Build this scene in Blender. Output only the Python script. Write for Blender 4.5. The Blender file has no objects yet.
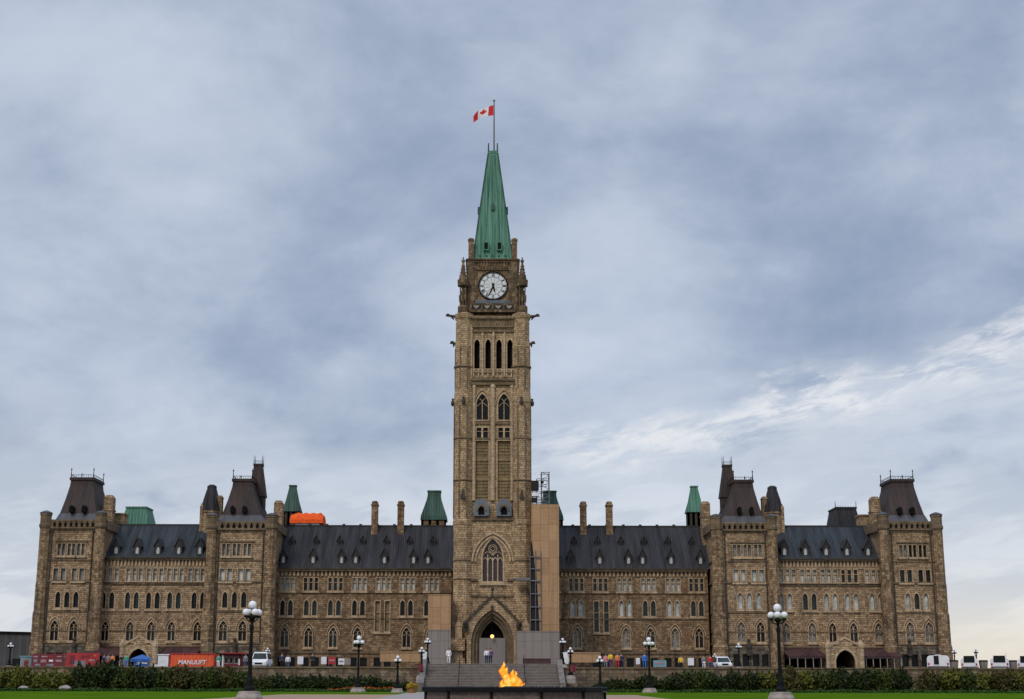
import bpy, bmesh, math, random
from mathutils import Vector, Matrix
random.seed(7)
PI = math.pi
scene = bpy.context.scene
COL = scene.collection

# ------------------------------------------------------------------ camera
EYE = 1.5
TH = math.atan(0.2325)
SN, CS = math.sin(TH), math.cos(TH)
F = 1430.0
cam_d = bpy.data.cameras.new("camera")
cam = bpy.data.objects.new("camera", cam_d)
COL.objects.link(cam)
cam.location = (0, 0, EYE)
cam.rotation_mode = 'ZYX'
cam.rotation_euler = (PI / 2 + TH + 0.0005, 0, 0.0020)      # the photographer held it very slightly off level
cam_d.sensor_width = 36
cam_d.lens = 36 * F / 1024
cam_d.shift_x = 20.5 / 1024
cam_d.clip_end = 6000
scene.camera = cam

# ------------------------------------------------------------------ light
SUN_EL, SUN_AZ = math.radians(42), math.radians(205)      # behind the camera, a little to the left
scene.view_settings.view_transform = 'Standard'
scene.view_settings.look = 'None'
scene.view_settings.exposure = 0.0
scene.view_settings.gamma = 1.0
sun_d = bpy.data.lights.new("sun", 'SUN')
sun_d.energy = 1.5
sun_d.angle = math.radians(14)
sun_d.color = (1.0, 0.88, 0.74)
sun = bpy.data.objects.new("sun", sun_d)
COL.objects.link(sun)
sdir = Vector((math.sin(SUN_AZ) * math.cos(SUN_EL), math.cos(SUN_AZ) * math.cos(SUN_EL), math.sin(SUN_EL)))
sun.rotation_euler = sdir.to_track_quat('Z', 'Y').to_euler()
sun.location = (0, -50, 120)

world = bpy.data.worlds.new("World")
scene.world = world
world.use_nodes = True
WN, WL = world.node_tree.nodes, world.node_tree.links
WN.clear()


def wmath(op, a, b=None, c=None, clamp=False):
    n = WN.new('ShaderNodeMath'); n.operation = op; n.use_clamp = clamp
    for i, v in enumerate((a, b, c)):
        if v is None: continue
        if isinstance(v, (int, float)): n.inputs[i].default_value = v
        else: WL.new(v, n.inputs[i])
    return n.outputs[0]


def wmix(f, a, b):
    n = WN.new('ShaderNodeMix'); n.data_type = 'RGBA'
    for i, v in ((0, f), (6, a), (7, b)):
        if isinstance(v, (int, float)): n.inputs[i].default_value = v
        elif isinstance(v, tuple): n.inputs[i].default_value = (*v, 1)
        else: WL.new(v, n.inputs[i])
    return n.outputs[2]


def wramp(f, stops):
    n = WN.new('ShaderNodeMapRange'); n.interpolation_type = 'SMOOTHSTEP'
    WL.new(f, n.inputs[0])
    n.inputs[1].default_value, n.inputs[2].default_value = stops
    return n.outputs[0]


def wnoise(vec, scale, detail, rough, dist=0.0):
    n = WN.new('ShaderNodeTexNoise')
    WL.new(vec, n.inputs['Vector'])
    n.inputs['Scale'].default_value = scale
    n.inputs['Detail'].default_value = detail
    n.inputs['Roughness'].default_value = rough
    n.inputs['Distortion'].default_value = dist
    return n.outputs[0]


def wcomb(x, y, z):
    n = WN.new('ShaderNodeCombineXYZ')
    for i, v in enumerate((x, y, z)):
        if isinstance(v, (int, float)): n.inputs[i].default_value = v
        else: WL.new(v, n.inputs[i])
    return n.outputs[0]


tc = WN.new('ShaderNodeTexCoord')
sep = WN.new('ShaderNodeSeparateXYZ')
WL.new(tc.outputs['Generated'], sep.inputs[0])
dx, dy, dz = sep.outputs
zc = wmath('MAXIMUM', dz, 0.0)
den = wmath('ADD', zc, 0.24)
qx, qy = wmath('DIVIDE', dx, den), wmath('DIVIDE', dy, den)
# cloud plane turned a little so its streaks climb to the right
ca, sa = math.cos(-0.42), math.sin(-0.42)
rx = wmath('ADD', wmath('MULTIPLY', qx, ca), wmath('MULTIPLY', qy, sa))
ry = wmath('SUBTRACT', wmath('MULTIPLY', qy, ca), wmath('MULTIPLY', qx, sa))
pv = wcomb(wmath('MULTIPLY', rx, 0.95), ry, 3.3)
n1 = wnoise(pv, 2.1, 9, 0.58, 0.3)
den2 = wmath('ADD', zc, 0.55)
pv2 = wcomb(wmath('DIVIDE', dx, den2), wmath('DIVIDE', dy, den2), 5.2)
n2 = wnoise(pv2, 10.0, 6, 0.55, 0.3)
n4 = wnoise(pv2, 4.6, 9, 0.6, 0.3)
n3 = wnoise(wcomb(qx, qy, 9.1), 0.55, 3, 0.5, 0.2)
mixn = wmath('ADD', wmath('ADD', wmath('MULTIPLY', n1, 0.34), wmath('MULTIPLY', n2, 0.15)), wmath('ADD', wmath('MULTIPLY', n3, 0.20), wmath('MULTIPLY', n4, 0.31)))
# a heavier cloud mass stands to the right above the rift, a thinner veil on the left
ddx = wmath('SUBTRACT', dx, 0.24); ddz = wmath('MULTIPLY', wmath('SUBTRACT', dz, 0.285), 1.7)
mass = wmath('SUBTRACT', 1.0, wramp(wmath('SQRT', wmath('ADD', wmath('MULTIPLY', ddx, ddx), wmath('MULTIPLY', ddz, ddz))), (0.02, 0.24)))
ddx = wmath('ADD', dx, 0.24); ddz = wmath('MULTIPLY', wmath('SUBTRACT', dz, 0.36), 1.5)
veil = wmath('SUBTRACT', 1.0, wramp(wmath('SQRT', wmath('ADD', wmath('MULTIPLY', ddx, ddx), wmath('MULTIPLY', ddz, ddz))), (0.02, 0.26)))
mixn = wmath('ADD', mixn, wmath('SUBTRACT', wmath('MULTIPLY', veil, 0.05), wmath('MULTIPLY', mass, 0.085)))
lum = wramp(mixn, (0.345, 0.645))
cloud = wmix(lum, (0.265, 0.338, 0.478), (0.60, 0.665, 0.785))
# low bank, paler towards the skyline
low = wmath('SUBTRACT', 1.0, wramp(dz, (0.05, 0.21)))
lown = wmath('MULTIPLY', low, wramp(wmath('ADD', n2, wmath('MULTIPLY', low, 0.22)), (0.34, 0.60)))
cloud = wmix(wmath('MULTIPLY', lown, 0.9), cloud, (0.76, 0.785, 0.835))
# bright rift rising to the right
band = wmath('SUBTRACT', dz, wmath('ADD', 0.143, wmath('MULTIPLY', dx, 0.208)))
band = wmath('ADD', band, wmath('MULTIPLY', wmath('SUBTRACT', n2, 0.5), 0.075))
bf = wmath('SUBTRACT', 1.0, wramp(wmath('ABSOLUTE', band), (0.0, 0.021)))
bf = wmath('MULTIPLY', bf, wramp(dx, (-0.04, 0.12)))
n5 = wnoise(wcomb(wmath('MULTIPLY', dx, 1.0), wmath('MULTIPLY', wmath('SUBTRACT', dz, wmath('MULTIPLY', dx, 0.22)), 3.2), 1.7), 26.0, 7, 0.62, 0.4)
bf = wmath('MULTIPLY', bf, wramp(n5, (0.40, 0.60)))
# broad pale skirt under the rift, in ragged strands
skirt = wmath('MULTIPLY', wmath('SUBTRACT', 1.0, wramp(wmath('ABSOLUTE', wmath('ADD', band, 0.02)), (0.0, 0.055))), wramp(dx, (-0.06, 0.10)))
strand = wnoise(wcomb(wmath('MULTIPLY', dx, 1.0), wmath('MULTIPLY', wmath('SUBTRACT', dz, wmath('MULTIPLY', dx, 0.15)), 4.0), 8.7), 11.0, 7, 0.6, 0.3)
cloud = wmix(wmath('MULTIPLY', wmath('MULTIPLY', skirt, wramp(strand, (0.40, 0.64))), 0.75), cloud, (0.72, 0.755, 0.82))
lowst = wmath('MULTIPLY', wmath('SUBTRACT', 1.0, wramp(dz, (0.10, 0.22))), wramp(strand, (0.44, 0.62)))
cloud = wmix(wmath('MULTIPLY', lowst, 0.55), cloud, (0.45, 0.51, 0.62))
cloud = wmix(wmath('MULTIPLY', bf, 0.95), cloud, (0.84, 0.85, 0.87))
# warm glow low on the right
warm = wmath('MULTIPLY', wmath('SUBTRACT', 1.0, wramp(dz, (0.0, 0.085))), wramp(dx, (-0.05, 0.33)))
cloud = wmix(wmath('MULTIPLY', warm, 0.85), cloud, (0.90, 0.80, 0.66))
# an overcast sky is brightest overhead
zen = wmath('ADD', 1.0, wmath('MULTIPLY', wramp(dz, (0.45, 0.95)), 1.5))
vm = WN.new('ShaderNodeVectorMath'); vm.operation = 'SCALE'
WL.new(cloud, vm.inputs[0]); WL.new(wmath('MULTIPLY', zen, 10.0), vm.inputs['Scale'])
sky = WN.new('ShaderNodeTexSky')
sky.sky_type = 'NISHITA'; sky.sun_disc = False
sky.sun_elevation = SUN_EL; sky.sun_rotation = SUN_AZ
skycol = wmix(0.90, sky.outputs[0], vm.outputs[0])
bg = WN.new('ShaderNodeBackground')
bg.inputs['Strength'].default_value = 0.1
WL.new(skycol, bg.inputs['Color'])
wo = WN.new('ShaderNodeOutputWorld')
WL.new(bg.outputs[0], wo.inputs['Surface'])


def P(px, py, Y):
    """where the sight line to a surveyed point of the photograph meets the plane at distance Y -> (x, z)"""
    u, v = (px - 491.5) / F, (349.5 - py) / F
    t = Y / (CS - v * SN)
    return u * t, EYE + t * (SN + v * CS)


def PX(px, py, Y): return P(px, py, Y)[0]
def PZ(py, Y): return P(491.5, py, Y)[1]


# ------------------------------------------------------------------ materials
MATS = {}


def newmat(name):
    m = bpy.data.materials.new(name); m.use_nodes = True
    MATS[name] = m
    nt = m.node_tree
    return m, nt.nodes, nt.links, nt.nodes['Principled BSDF']


def nmix(N, L, f, a, b, blend='MIX'):
    n = N.new('ShaderNodeMix'); n.data_type = 'RGBA'; n.blend_type = blend
    for i, v in ((0, f), (6, a), (7, b)):
        if isinstance(v, (int, float)): n.inputs[i].default_value = v
        elif isinstance(v, tuple): n.inputs[i].default_value = (*v, 1)
        else: L.new(v, n.inputs[i])
    return n.outputs[2]


def nnoise(N, L, vec, scale, detail=5, rough=0.6):
    n = N.new('ShaderNodeTexNoise')
    if vec is not None: L.new(vec, n.inputs['Vector'])
    n.inputs['Scale'].default_value = scale
    n.inputs['Detail'].default_value = detail
    n.inputs['Roughness'].default_value = rough
    return n


def nrange(N, L, f, a, b, c=0.0, d=1.0):
    n = N.new('ShaderNodeMapRange')
    L.new(f, n.inputs[0])
    for i, v in enumerate((a, b, c, d)): n.inputs[i + 1].default_value = v
    return n.outputs[0]


def wallvec(N, L):
    """distance along the wall, height: for walls facing either way"""
    g = N.new('ShaderNodeNewGeometry')
    s = N.new('ShaderNodeSeparateXYZ'); L.new(g.outputs['Position'], s.inputs[0])
    sn = N.new('ShaderNodeSeparateXYZ'); L.new(g.outputs['True Normal'], sn.inputs[0])
    ax, ay = N.new('ShaderNodeMath'), N.new('ShaderNodeMath')
    for q, i in ((ax, 0), (ay, 1)): q.operation = 'ABSOLUTE'; L.new(sn.outputs[i], q.inputs[0])
    gt = N.new('ShaderNodeMath'); gt.operation = 'GREATER_THAN'; L.new(ax.outputs[0], gt.inputs[0]); L.new(ay.outputs[0], gt.inputs[1])
    mx = N.new('ShaderNodeMix'); mx.data_type = 'FLOAT'
    L.new(gt.outputs[0], mx.inputs[0]); L.new(s.outputs[0], mx.inputs[2]); L.new(s.outputs[1], mx.inputs[3])
    c = N.new('ShaderNodeCombineXYZ')
    L.new(mx.outputs[0], c.inputs[0]); L.new(s.outputs[2], c.inputs[1])
    return c.outputs[0], g.outputs['Position'], s.outputs[2]


def masonry(name, c1, c2, stain, bw, bh, mortar=(0.10, 0.075, 0.05), ms=0.03, bump=0.6, stain_amt=0.6, rust=0.35):
    m, N, L, B = newmat(name)
    vec, pos, z = wallvec(N, L)
    br = N.new('ShaderNodeTexBrick')
    L.new(vec, br.inputs['Vector'])
    br.inputs['Color1'].default_value = (*c1, 1)
    br.inputs['Color2'].default_value = (*c2, 1)
    br.inputs['Mortar'].default_value = (*mortar, 1)
    br.inputs['Scale'].default_value = 1.0
    br.inputs['Mortar Size'].default_value = ms
    br.inputs['Mortar Smooth'].default_value = 0.3
    br.inputs['Brick Width'].default_value = bw
    br.inputs['Row Height'].default_value = bh
    br.offset = 0.45; br.squash = 0.7; br.squash_frequency = 3
    vo = N.new('ShaderNodeTexVoronoi'); L.new(pos, vo.inputs['Vector'])
    vo.inputs['Scale'].default_value = 1.9
    sv = N.new('ShaderNodeSeparateColor'); L.new(vo.outputs['Color'], sv.inputs[0])
    col = nmix(N, L, nrange(N, L, sv.outputs[0], 0.72, 0.80, 0, rust), br.outputs['Color'], (0.17, 0.085, 0.04))
    col = nmix(N, L, nrange(N, L, sv.outputs[1], 0.78, 0.86, 0, rust), col, (0.40, 0.31, 0.19))
    big = nnoise(N, L, pos, 0.22, 6, 0.65)
    col = nmix(N, L, nrange(N, L, big.outputs[0], 0.50, 0.80, 0, stain_amt), col, stain)
    # soot streaks that run down the stone
    mp = N.new('ShaderNodeMapping'); L.new(vec, mp.inputs[0]); mp.inputs['Scale'].default_value = (1.1, 0.11, 1)
    st = nnoise(N, L, mp.outputs[0], 1.0, 5, 0.6)
    col = nmix(N, L, nrange(N, L, st.outputs[0], 0.52, 0.70, 0, stain_amt), col, tuple(x * 0.6 for x in stain))
    fine = nnoise(N, L, pos, 2.6, 4, 0.7)
    col = nmix(N, L, 1.0, col, nmix(N, L, fine.outputs[0], (0.40, 0.40, 0.40), (1.6, 1.6, 1.6)), 'MULTIPLY')
    L.new(col, B.inputs['Base Color'])
    B.inputs['Roughness'].default_value = 0.92
    B.inputs['Specular IOR Level'].default_value = 0.2
    add = N.new('ShaderNodeMath'); add.operation = 'SUBTRACT'
    L.new(fine.outputs[0], add.inputs[0]); L.new(br.outputs['Fac'], add.inputs[1])
    bp = N.new('ShaderNodeBump'); bp.inputs['Strength'].default_value = bump; bp.inputs['Distance'].default_value = 0.12
    L.new(add.outputs[0], bp.inputs['Height']); L.new(bp.outputs[0], B.inputs['Normal'])
    return m


def plain(name, col, rough=0.6, metal=0.0, var=0.25, scale=3.0, streak=False, spec=0.4, second=None, seam=0.0):
    m, N, L, B = newmat(name)
    vec, pos, z = wallvec(N, L)
    src = pos
    if streak:
        mp = N.new('ShaderNodeMapping'); L.new(vec, mp.inputs[0]); mp.inputs['Scale'].default_value = (1.0, 0.13, 1)
        src = mp.outputs[0]
    no = nnoise(N, L, src, scale, 6, 0.65)
    second = second or tuple(c * (1 - var) for c in col)
    c = nmix(N, L, nrange(N, L, no.outputs[0], 0.35, 0.65), tuple(min(1, x * (1 + var * 0.6)) for x in col), second)
    if seam:
        wv = N.new('ShaderNodeTexWave'); L.new(vec, wv.inputs['Vector'])
        wv.bands_direction = 'X'; wv.inputs['Scale'].default_value = PI / (10 * seam) * 2
        wv.inputs['Distortion'].default_value = 0.0
        f = nrange(N, L, wv.outputs['Fac'], 0.86, 0.97, 0, 0.45)
        c = nmix(N, L, f, c, tuple(min(1, x * 1.9) for x in col))
        bp = N.new('ShaderNodeBump'); bp.inputs['Strength'].default_value = 0.5; bp.inputs['Distance'].default_value = 0.1
        L.new(wv.outputs['Fac'], bp.inputs['Height']); L.new(bp.outputs[0], B.inputs['Normal'])
    L.new(c, B.inputs['Base Color'])
    B.inputs['Roughness'].default_value = rough
    B.inputs['Metallic'].default_value = metal
    B.inputs['Specular IOR Level'].default_value = spec
    return m


STONE = masonry('rough_sandstone', (0.50, 0.35, 0.212), (0.22, 0.148, 0.088), (0.125, 0.087, 0.056), 0.62, 0.30)
STONE_D = masonry('weathered_sandstone', (0.33, 0.216, 0.125), (0.135, 0.086, 0.050), (0.08, 0.054, 0.035), 0.62, 0.30)
STONE_T = masonry('tower_sandstone', (0.53, 0.378, 0.225), (0.29, 0.200, 0.118), (0.14, 0.10, 0.064), 0.66, 0.33, stain_amt=0.5)
TRIM = masonry('dressed_sandstone', (0.50, 0.375, 0.245), (0.38, 0.28, 0.18), (0.16, 0.12, 0.08), 1.6, 0.6, ms=0.015, bump=0.25, stain_amt=0.6, rust=0.1)
TRIM_D = masonry('sooty_dressed_stone', (0.20, 0.145, 0.09), (0.13, 0.095, 0.06), (0.07, 0.055, 0.04), 1.6, 0.6, ms=0.015, bump=0.25, stain_amt=0.7, rust=0.1)
STONE_S = masonry('sooty_rough_stone', (0.42, 0.29, 0.165), (0.14, 0.094, 0.056), (0.06, 0.046, 0.036), 0.62, 0.36, stain_amt=0.8)
BASE = masonry('dark_base_course', (0.17, 0.145, 0.12), (0.05, 0.048, 0.044), (0.035, 0.036, 0.032), 0.9, 0.42, stain_amt=0.8)
SOOTY = masonry('smoke_stained_stone', (0.15, 0.105, 0.065), (0.08, 0.058, 0.038), (0.045, 0.035, 0.027), 0.7, 0.35, stain_amt=0.6)
SOOT_SHADE = plain('blackened_stone_and_shade', (0.06, 0.048, 0.038), 0.9, var=0.4, scale=1.5)  # soot-black stone, also colours the shade bars beside the turrets
SLATE = plain('grey_slate_roof', (0.034, 0.034, 0.038), 0.75, var=0.55, scale=1.1, streak=True, seam=0.75, spec=0.12)
SLATE_B = plain('blue_slate_roof', (0.032, 0.039, 0.046), 0.75, var=0.55, scale=1.1, streak=True, seam=0.75, spec=0.12)
MANS = plain('brown_copper_roof', (0.042, 0.027, 0.023), 0.75, var=0.5, scale=1.2, streak=True, second=(0.020, 0.018, 0.019), seam=0.8, spec=0.25)
LEAD = plain('grey_lead', (0.058, 0.058, 0.066), 0.6, var=0.35, scale=1.2, streak=True)
LEAD_B = plain('blue_lead', (0.12, 0.145, 0.18), 0.6, var=0.3, scale=1.2, streak=True)
VERD = plain('green_copper', (0.084, 0.190, 0.138), 0.8, var=0.35, scale=0.9, streak=True, second=(0.045, 0.125, 0.092), seam=1.1, spec=0.2)
VERD_D = plain('dark_green_copper', (0.052, 0.098, 0.080), 0.85, var=0.35, scale=0.9, streak=True, second=(0.028, 0.052, 0.044), seam=0.9, spec=0.2)
DARK = plain('dark_void', (0.008, 0.007, 0.007), 0.9, var=0.2, spec=0.1)
IRON = plain('black_iron', (0.007, 0.007, 0.008), 0.7, var=0.3, scale=6, spec=0.12)
GLOBE = plain('opal_glass', (0.72, 0.73, 0.76), 0.25, var=0.06, scale=4)
def boards(name, a, b, joint, w, h, grain):
    m, N, L, B = newmat(name)
    vec, pos, z = wallvec(N, L)
    br = N.new('ShaderNodeTexBrick'); L.new(vec, br.inputs['Vector'])
    br.inputs['Color1'].default_value = (*a, 1); br.inputs['Color2'].default_value = (*b, 1); br.inputs['Mortar'].default_value = (*joint, 1)
    br.inputs['Scale'].default_value = 1; br.inputs['Mortar Size'].default_value = 0.02; br.inputs['Brick Width'].default_value = w; br.inputs['Row Height'].default_value = h
    br.offset = 0.0
    mp = N.new('ShaderNodeMapping'); L.new(vec, mp.inputs[0]); mp.inputs['Scale'].default_value = (0.35, 2.2, 1)
    g1 = nnoise(N, L, mp.outputs[0], 2.0, 6, 0.7)
    mp2 = N.new('ShaderNodeMapping'); L.new(vec, mp2.inputs[0]); mp2.inputs['Scale'].default_value = (1.4, 0.10, 1)
    g2 = nnoise(N, L, mp2.outputs[0], 1.0, 5, 0.65)
    c = nmix(N, L, 1.0, br.outputs['Color'], nmix(N, L, g1.outputs[0], (1 - grain,) * 3, (1 + grain,) * 3), 'MULTIPLY')
    c = nmix(N, L, nrange(N, L, g2.outputs[0], 0.52, 0.75, 0, 0.55), c, tuple(x * 0.5 for x in b))
    L.new(c, B.inputs['Base Color']); B.inputs['Roughness'].default_value = 0.85; B.inputs['Specular IOR Level'].default_value = 0.15
    return m


PLY = boards('plywood', (0.42, 0.265, 0.150), (0.35, 0.215, 0.118), (0.16, 0.10, 0.06), 1.22, 2.44, 0.35)
GREYB = boards('grey_board', (0.245, 0.215, 0.198), (0.225, 0.197, 0.182), (0.10, 0.09, 0.085), 1.22, 2.44, 0.12)
GRANITE = plain('brown_granite', (0.115, 0.083, 0.068), 0.7, var=0.45, scale=9)
BLACKG = plain('black_granite', (0.006, 0.006, 0.007), 0.6, var=0.3, scale=9, spec=0.12)
STEPST = plain('grey_step_stone', (0.15, 0.13, 0.118), 0.85, var=0.35, scale=1.2)
PEDE = plain('pale_granite', (0.30, 0.26, 0.24), 0.85, var=0.3, scale=3)
ASPH = plain('asphalt', (0.055, 0.055, 0.057), 0.9, var=0.3, scale=1.5)
GRAVEL = plain('tan_gravel', (0.30, 0.20, 0.13), 0.95, var=0.3, scale=2.0)
PAVE = plain('pale_paving', (0.27, 0.245, 0.235), 0.9, var=0.2, scale=1.2)
WHITE = plain('white_paint', (0.70, 0.71, 0.74), 0.45, var=0.12, scale=1.2)
ORANGE = plain('orange_paint', (0.66, 0.10, 0.03), 0.6, var=0.2, scale=1.4)
TARP = plain('orange_tarpaulin', (0.80, 0.115, 0.02), 0.8, var=0.18, scale=2.2, second=(0.5, 0.06, 0.012), spec=0.1)
RED = plain('red_paint', (0.36, 0.025, 0.03), 0.6, var=0.35, scale=1.5)
MAROON = plain('maroon_paint', (0.15, 0.018, 0.028), 0.6, var=0.3, scale=1.5)
BLUE = plain('blue_fabric', (0.02, 0.10, 0.34), 0.7, var=0.3, scale=1.5)
CYAN = plain('pale_cyan_paint', (0.17, 0.30, 0.34), 0.6, var=0.25, scale=2)
STEEL = plain('galvanised_steel', (0.15, 0.15, 0.16), 0.6, metal=0.2, var=0.2)
CANOPY = plain('maroon_metal_roof', (0.060, 0.025, 0.027), 0.6, var=0.35, scale=1.2, streak=True, seam=0.6)
DKGLASS = plain('dark_window_glass', (0.008, 0.009, 0.010), 0.2, var=0.3, scale=2, spec=0.2)
TEAL = plain('teal_window_glass', (0.014, 0.026, 0.027), 0.2, var=0.6, scale=1.4, spec=0.3)
PALE = plain('window_with_pale_blind', (0.55, 0.56, 0.53), 0.4, var=0.3, scale=0.8, spec=0.3, second=(0.26, 0.29, 0.285))
REDGL = plain('leaded_window_glass', (0.045, 0.026, 0.028), 0.25, var=0.4, scale=2, spec=0.5)
TANPANEL = plain('tan_louvre_panel', (0.23, 0.165, 0.085), 0.85, var=0.3, scale=1.6)
RUBBER = plain('tyre_rubber', (0.02, 0.02, 0.02), 0.8, var=0.2)
CLOCKW = plain('white_clock_glass', (0.62, 0.64, 0.66), 0.4, var=0.1)
SKIN = plain('skin', (0.42, 0.26, 0.19), 0.6, var=0.1)
HAIR = plain('dark_hair', (0.03, 0.022, 0.018), 0.6, var=0.2)
BLACKF = plain('black_tarpaulin', (0.010, 0.009, 0.011), 0.8, var=0.3)  # tarps on the scaffold, and the painted dark slot below them
FARB = plain('dark_grey_cladding', (0.060, 0.056, 0.062), 0.8, var=0.2, scale=0.4, seam=3.0)
CLOTH = {}
for nm, c in dict(white_cloth=(0.7, 0.7, 0.72), navy_cloth=(0.02, 0.03, 0.08), black_cloth=(0.015, 0.015, 0.018), yellow_cloth=(0.72, 0.50, 0.04),
                  pink_cloth=(0.60, 0.20, 0.20), orange_cloth=(0.62, 0.20, 0.05), blue_cloth=(0.03, 0.15, 0.50), grey_cloth=(0.18, 0.18, 0.20),
                  red_cloth=(0.50, 0.03, 0.04), denim_cloth=(0.06, 0.09, 0.16), green_cloth=(0.05, 0.28, 0.20), purple_cloth=(0.10, 0.04, 0.14)).items():
    CLOTH[nm.split('_')[0]] = plain(nm, c, 0.85, var=0.15, scale=8)


def emis(name, col, strength):
    m, N, L, B = newmat(name)
    B.inputs['Base Color'].default_value = (*col, 1)
    B.inputs['Emission Color'].default_value = (*col, 1)
    B.inputs['Emission Strength'].default_value = strength
    return m


LITLAMP = emis('lit_lantern_glass', (1.0, 0.62, 0.18), 1.6)


def flame_mat():
    m, N, L, B = newmat('burning_gas')
    N.remove(B)
    out = N['Material Output']
    lw = N.new('ShaderNodeLayerWeight'); lw.inputs[0].default_value = 0.45
    tcn = N.new('ShaderNodeTexCoord')
    no = nnoise(N, L, tcn.outputs['Object'], 6.5, 3, 0.6)
    a = N.new('ShaderNodeMath'); a.operation = 'ADD'
    L.new(lw.outputs['Facing'], a.inputs[0]); L.new(nrange(N, L, no.outputs[0], 0.3, 0.7, -0.3, 0.35), a.inputs[1])
    rp = N.new('ShaderNodeValToRGB')
    e = rp.color_ramp.elements
    e[0].position = 0.0; e[0].color = (1.0, 0.68, 0.16, 1)
    e[1].position = 1.0; e[1].color = (0.75, 0.09, 0.01, 1)
    q = e.new(0.24); q.color = (1.0, 0.42, 0.025, 1)
    q = e.new(0.58); q.color = (0.95, 0.22, 0.012, 1)
    L.new(a.outputs[0], rp.inputs[0])
    em = N.new('ShaderNodeEmission'); L.new(rp.outputs[0], em.inputs[0]); em.inputs[1].default_value = 1.05
    tr = N.new('ShaderNodeBsdfTransparent')
    mx = N.new('ShaderNodeMixShader')
    L.new(nrange(N, L, a.outputs[0], 0.30, 0.98, 0.0, 1.0), mx.inputs[0])
    L.new(em.outputs[0], mx.inputs[1]); L.new(tr.outputs[0], mx.inputs[2])
    L.new(mx.outputs[0], out.inputs['Surface'])
    return m


FLAME = flame_mat()


def grass_mat():
    m, N, L, B = newmat('mown_lawn')
    g = N.new('ShaderNodeNewGeometry')
    a = nnoise(N, L, g.outputs['Position'], 0.25, 5, 0.6)
    b = nnoise(N, L, g.outputs['Position'], 4.0, 5, 0.7)
    c = nmix(N, L, nrange(N, L, a.outputs[0], 0.38, 0.60), (0.074, 0.135, 0.006), (0.036, 0.082, 0.005))
    c = nmix(N, L, nrange(N, L, b.outputs[0], 0.45, 0.75), c, (0.085, 0.165, 0.012))
    L.new(c, B.inputs['Base Color'])
    B.inputs['Roughness'].default_value = 1.0; B.inputs['Specular IOR Level'].default_value = 0.0
    bp = N.new('ShaderNodeBump'); bp.inputs['Strength'].default_value = 0.5; bp.inputs['Distance'].default_value = 0.06
    L.new(b.outputs[0], bp.inputs['Height']); L.new(bp.outputs[0], B.inputs['Normal'])
    return m


GRASS = grass_mat()


def leaf_mat(name, a, b):
    m, N, L, B = newmat(name)
    g = N.new('ShaderNodeNewGeometry')
    r = nmix(N, L, g.outputs['Random Per Island'], a, b)
    no = nnoise(N, L, g.outputs['Position'], 0.7, 3, 0.6)
    r = nmix(N, L, nrange(N, L, no.outputs[0], 0.4, 0.7, 0, 0.5), r, tuple(x * 0.55 for x in a))
    L.new(r, B.inputs['Base Color'])
    B.inputs['Roughness'].default_value = 0.7; B.inputs['Specular IOR Level'].default_value = 0.2
    return m


LEAF_Y = leaf_mat('olive_leaves', (0.125, 0.120, 0.016), (0.060, 0.075, 0.012))
LEAF_D = leaf_mat('dark_leaves', (0.032, 0.046, 0.010), (0.014, 0.023, 0.006))
LEAF_M = leaf_mat('green_leaves', (0.056, 0.074, 0.012), (0.024, 0.038, 0.008))
LEAF_B = leaf_mat('russet_leaves', (0.085, 0.068, 0.020), (0.045, 0.050, 0.013))
LEAF_G = leaf_mat('ground_cover_leaves', (0.034, 0.085, 0.009), (0.018, 0.045, 0.006))
TWIG = plain('twig_bark', (0.06, 0.045, 0.03), 0.9)
PETAL_R = leaf_mat('red_orange_petals', (0.45, 0.07, 0.02), (0.35, 0.16, 0.03))
PETAL_Y = leaf_mat('yellow_petals', (0.62, 0.40, 0.03), (0.40, 0.24, 0.02))
WATER, N_, L_, B_ = newmat('basin_water')
B_.inputs['Base Color'].default_value = (0.03, 0.035, 0.04, 1); B_.inputs['Roughness'].default_value = 0.06


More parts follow.
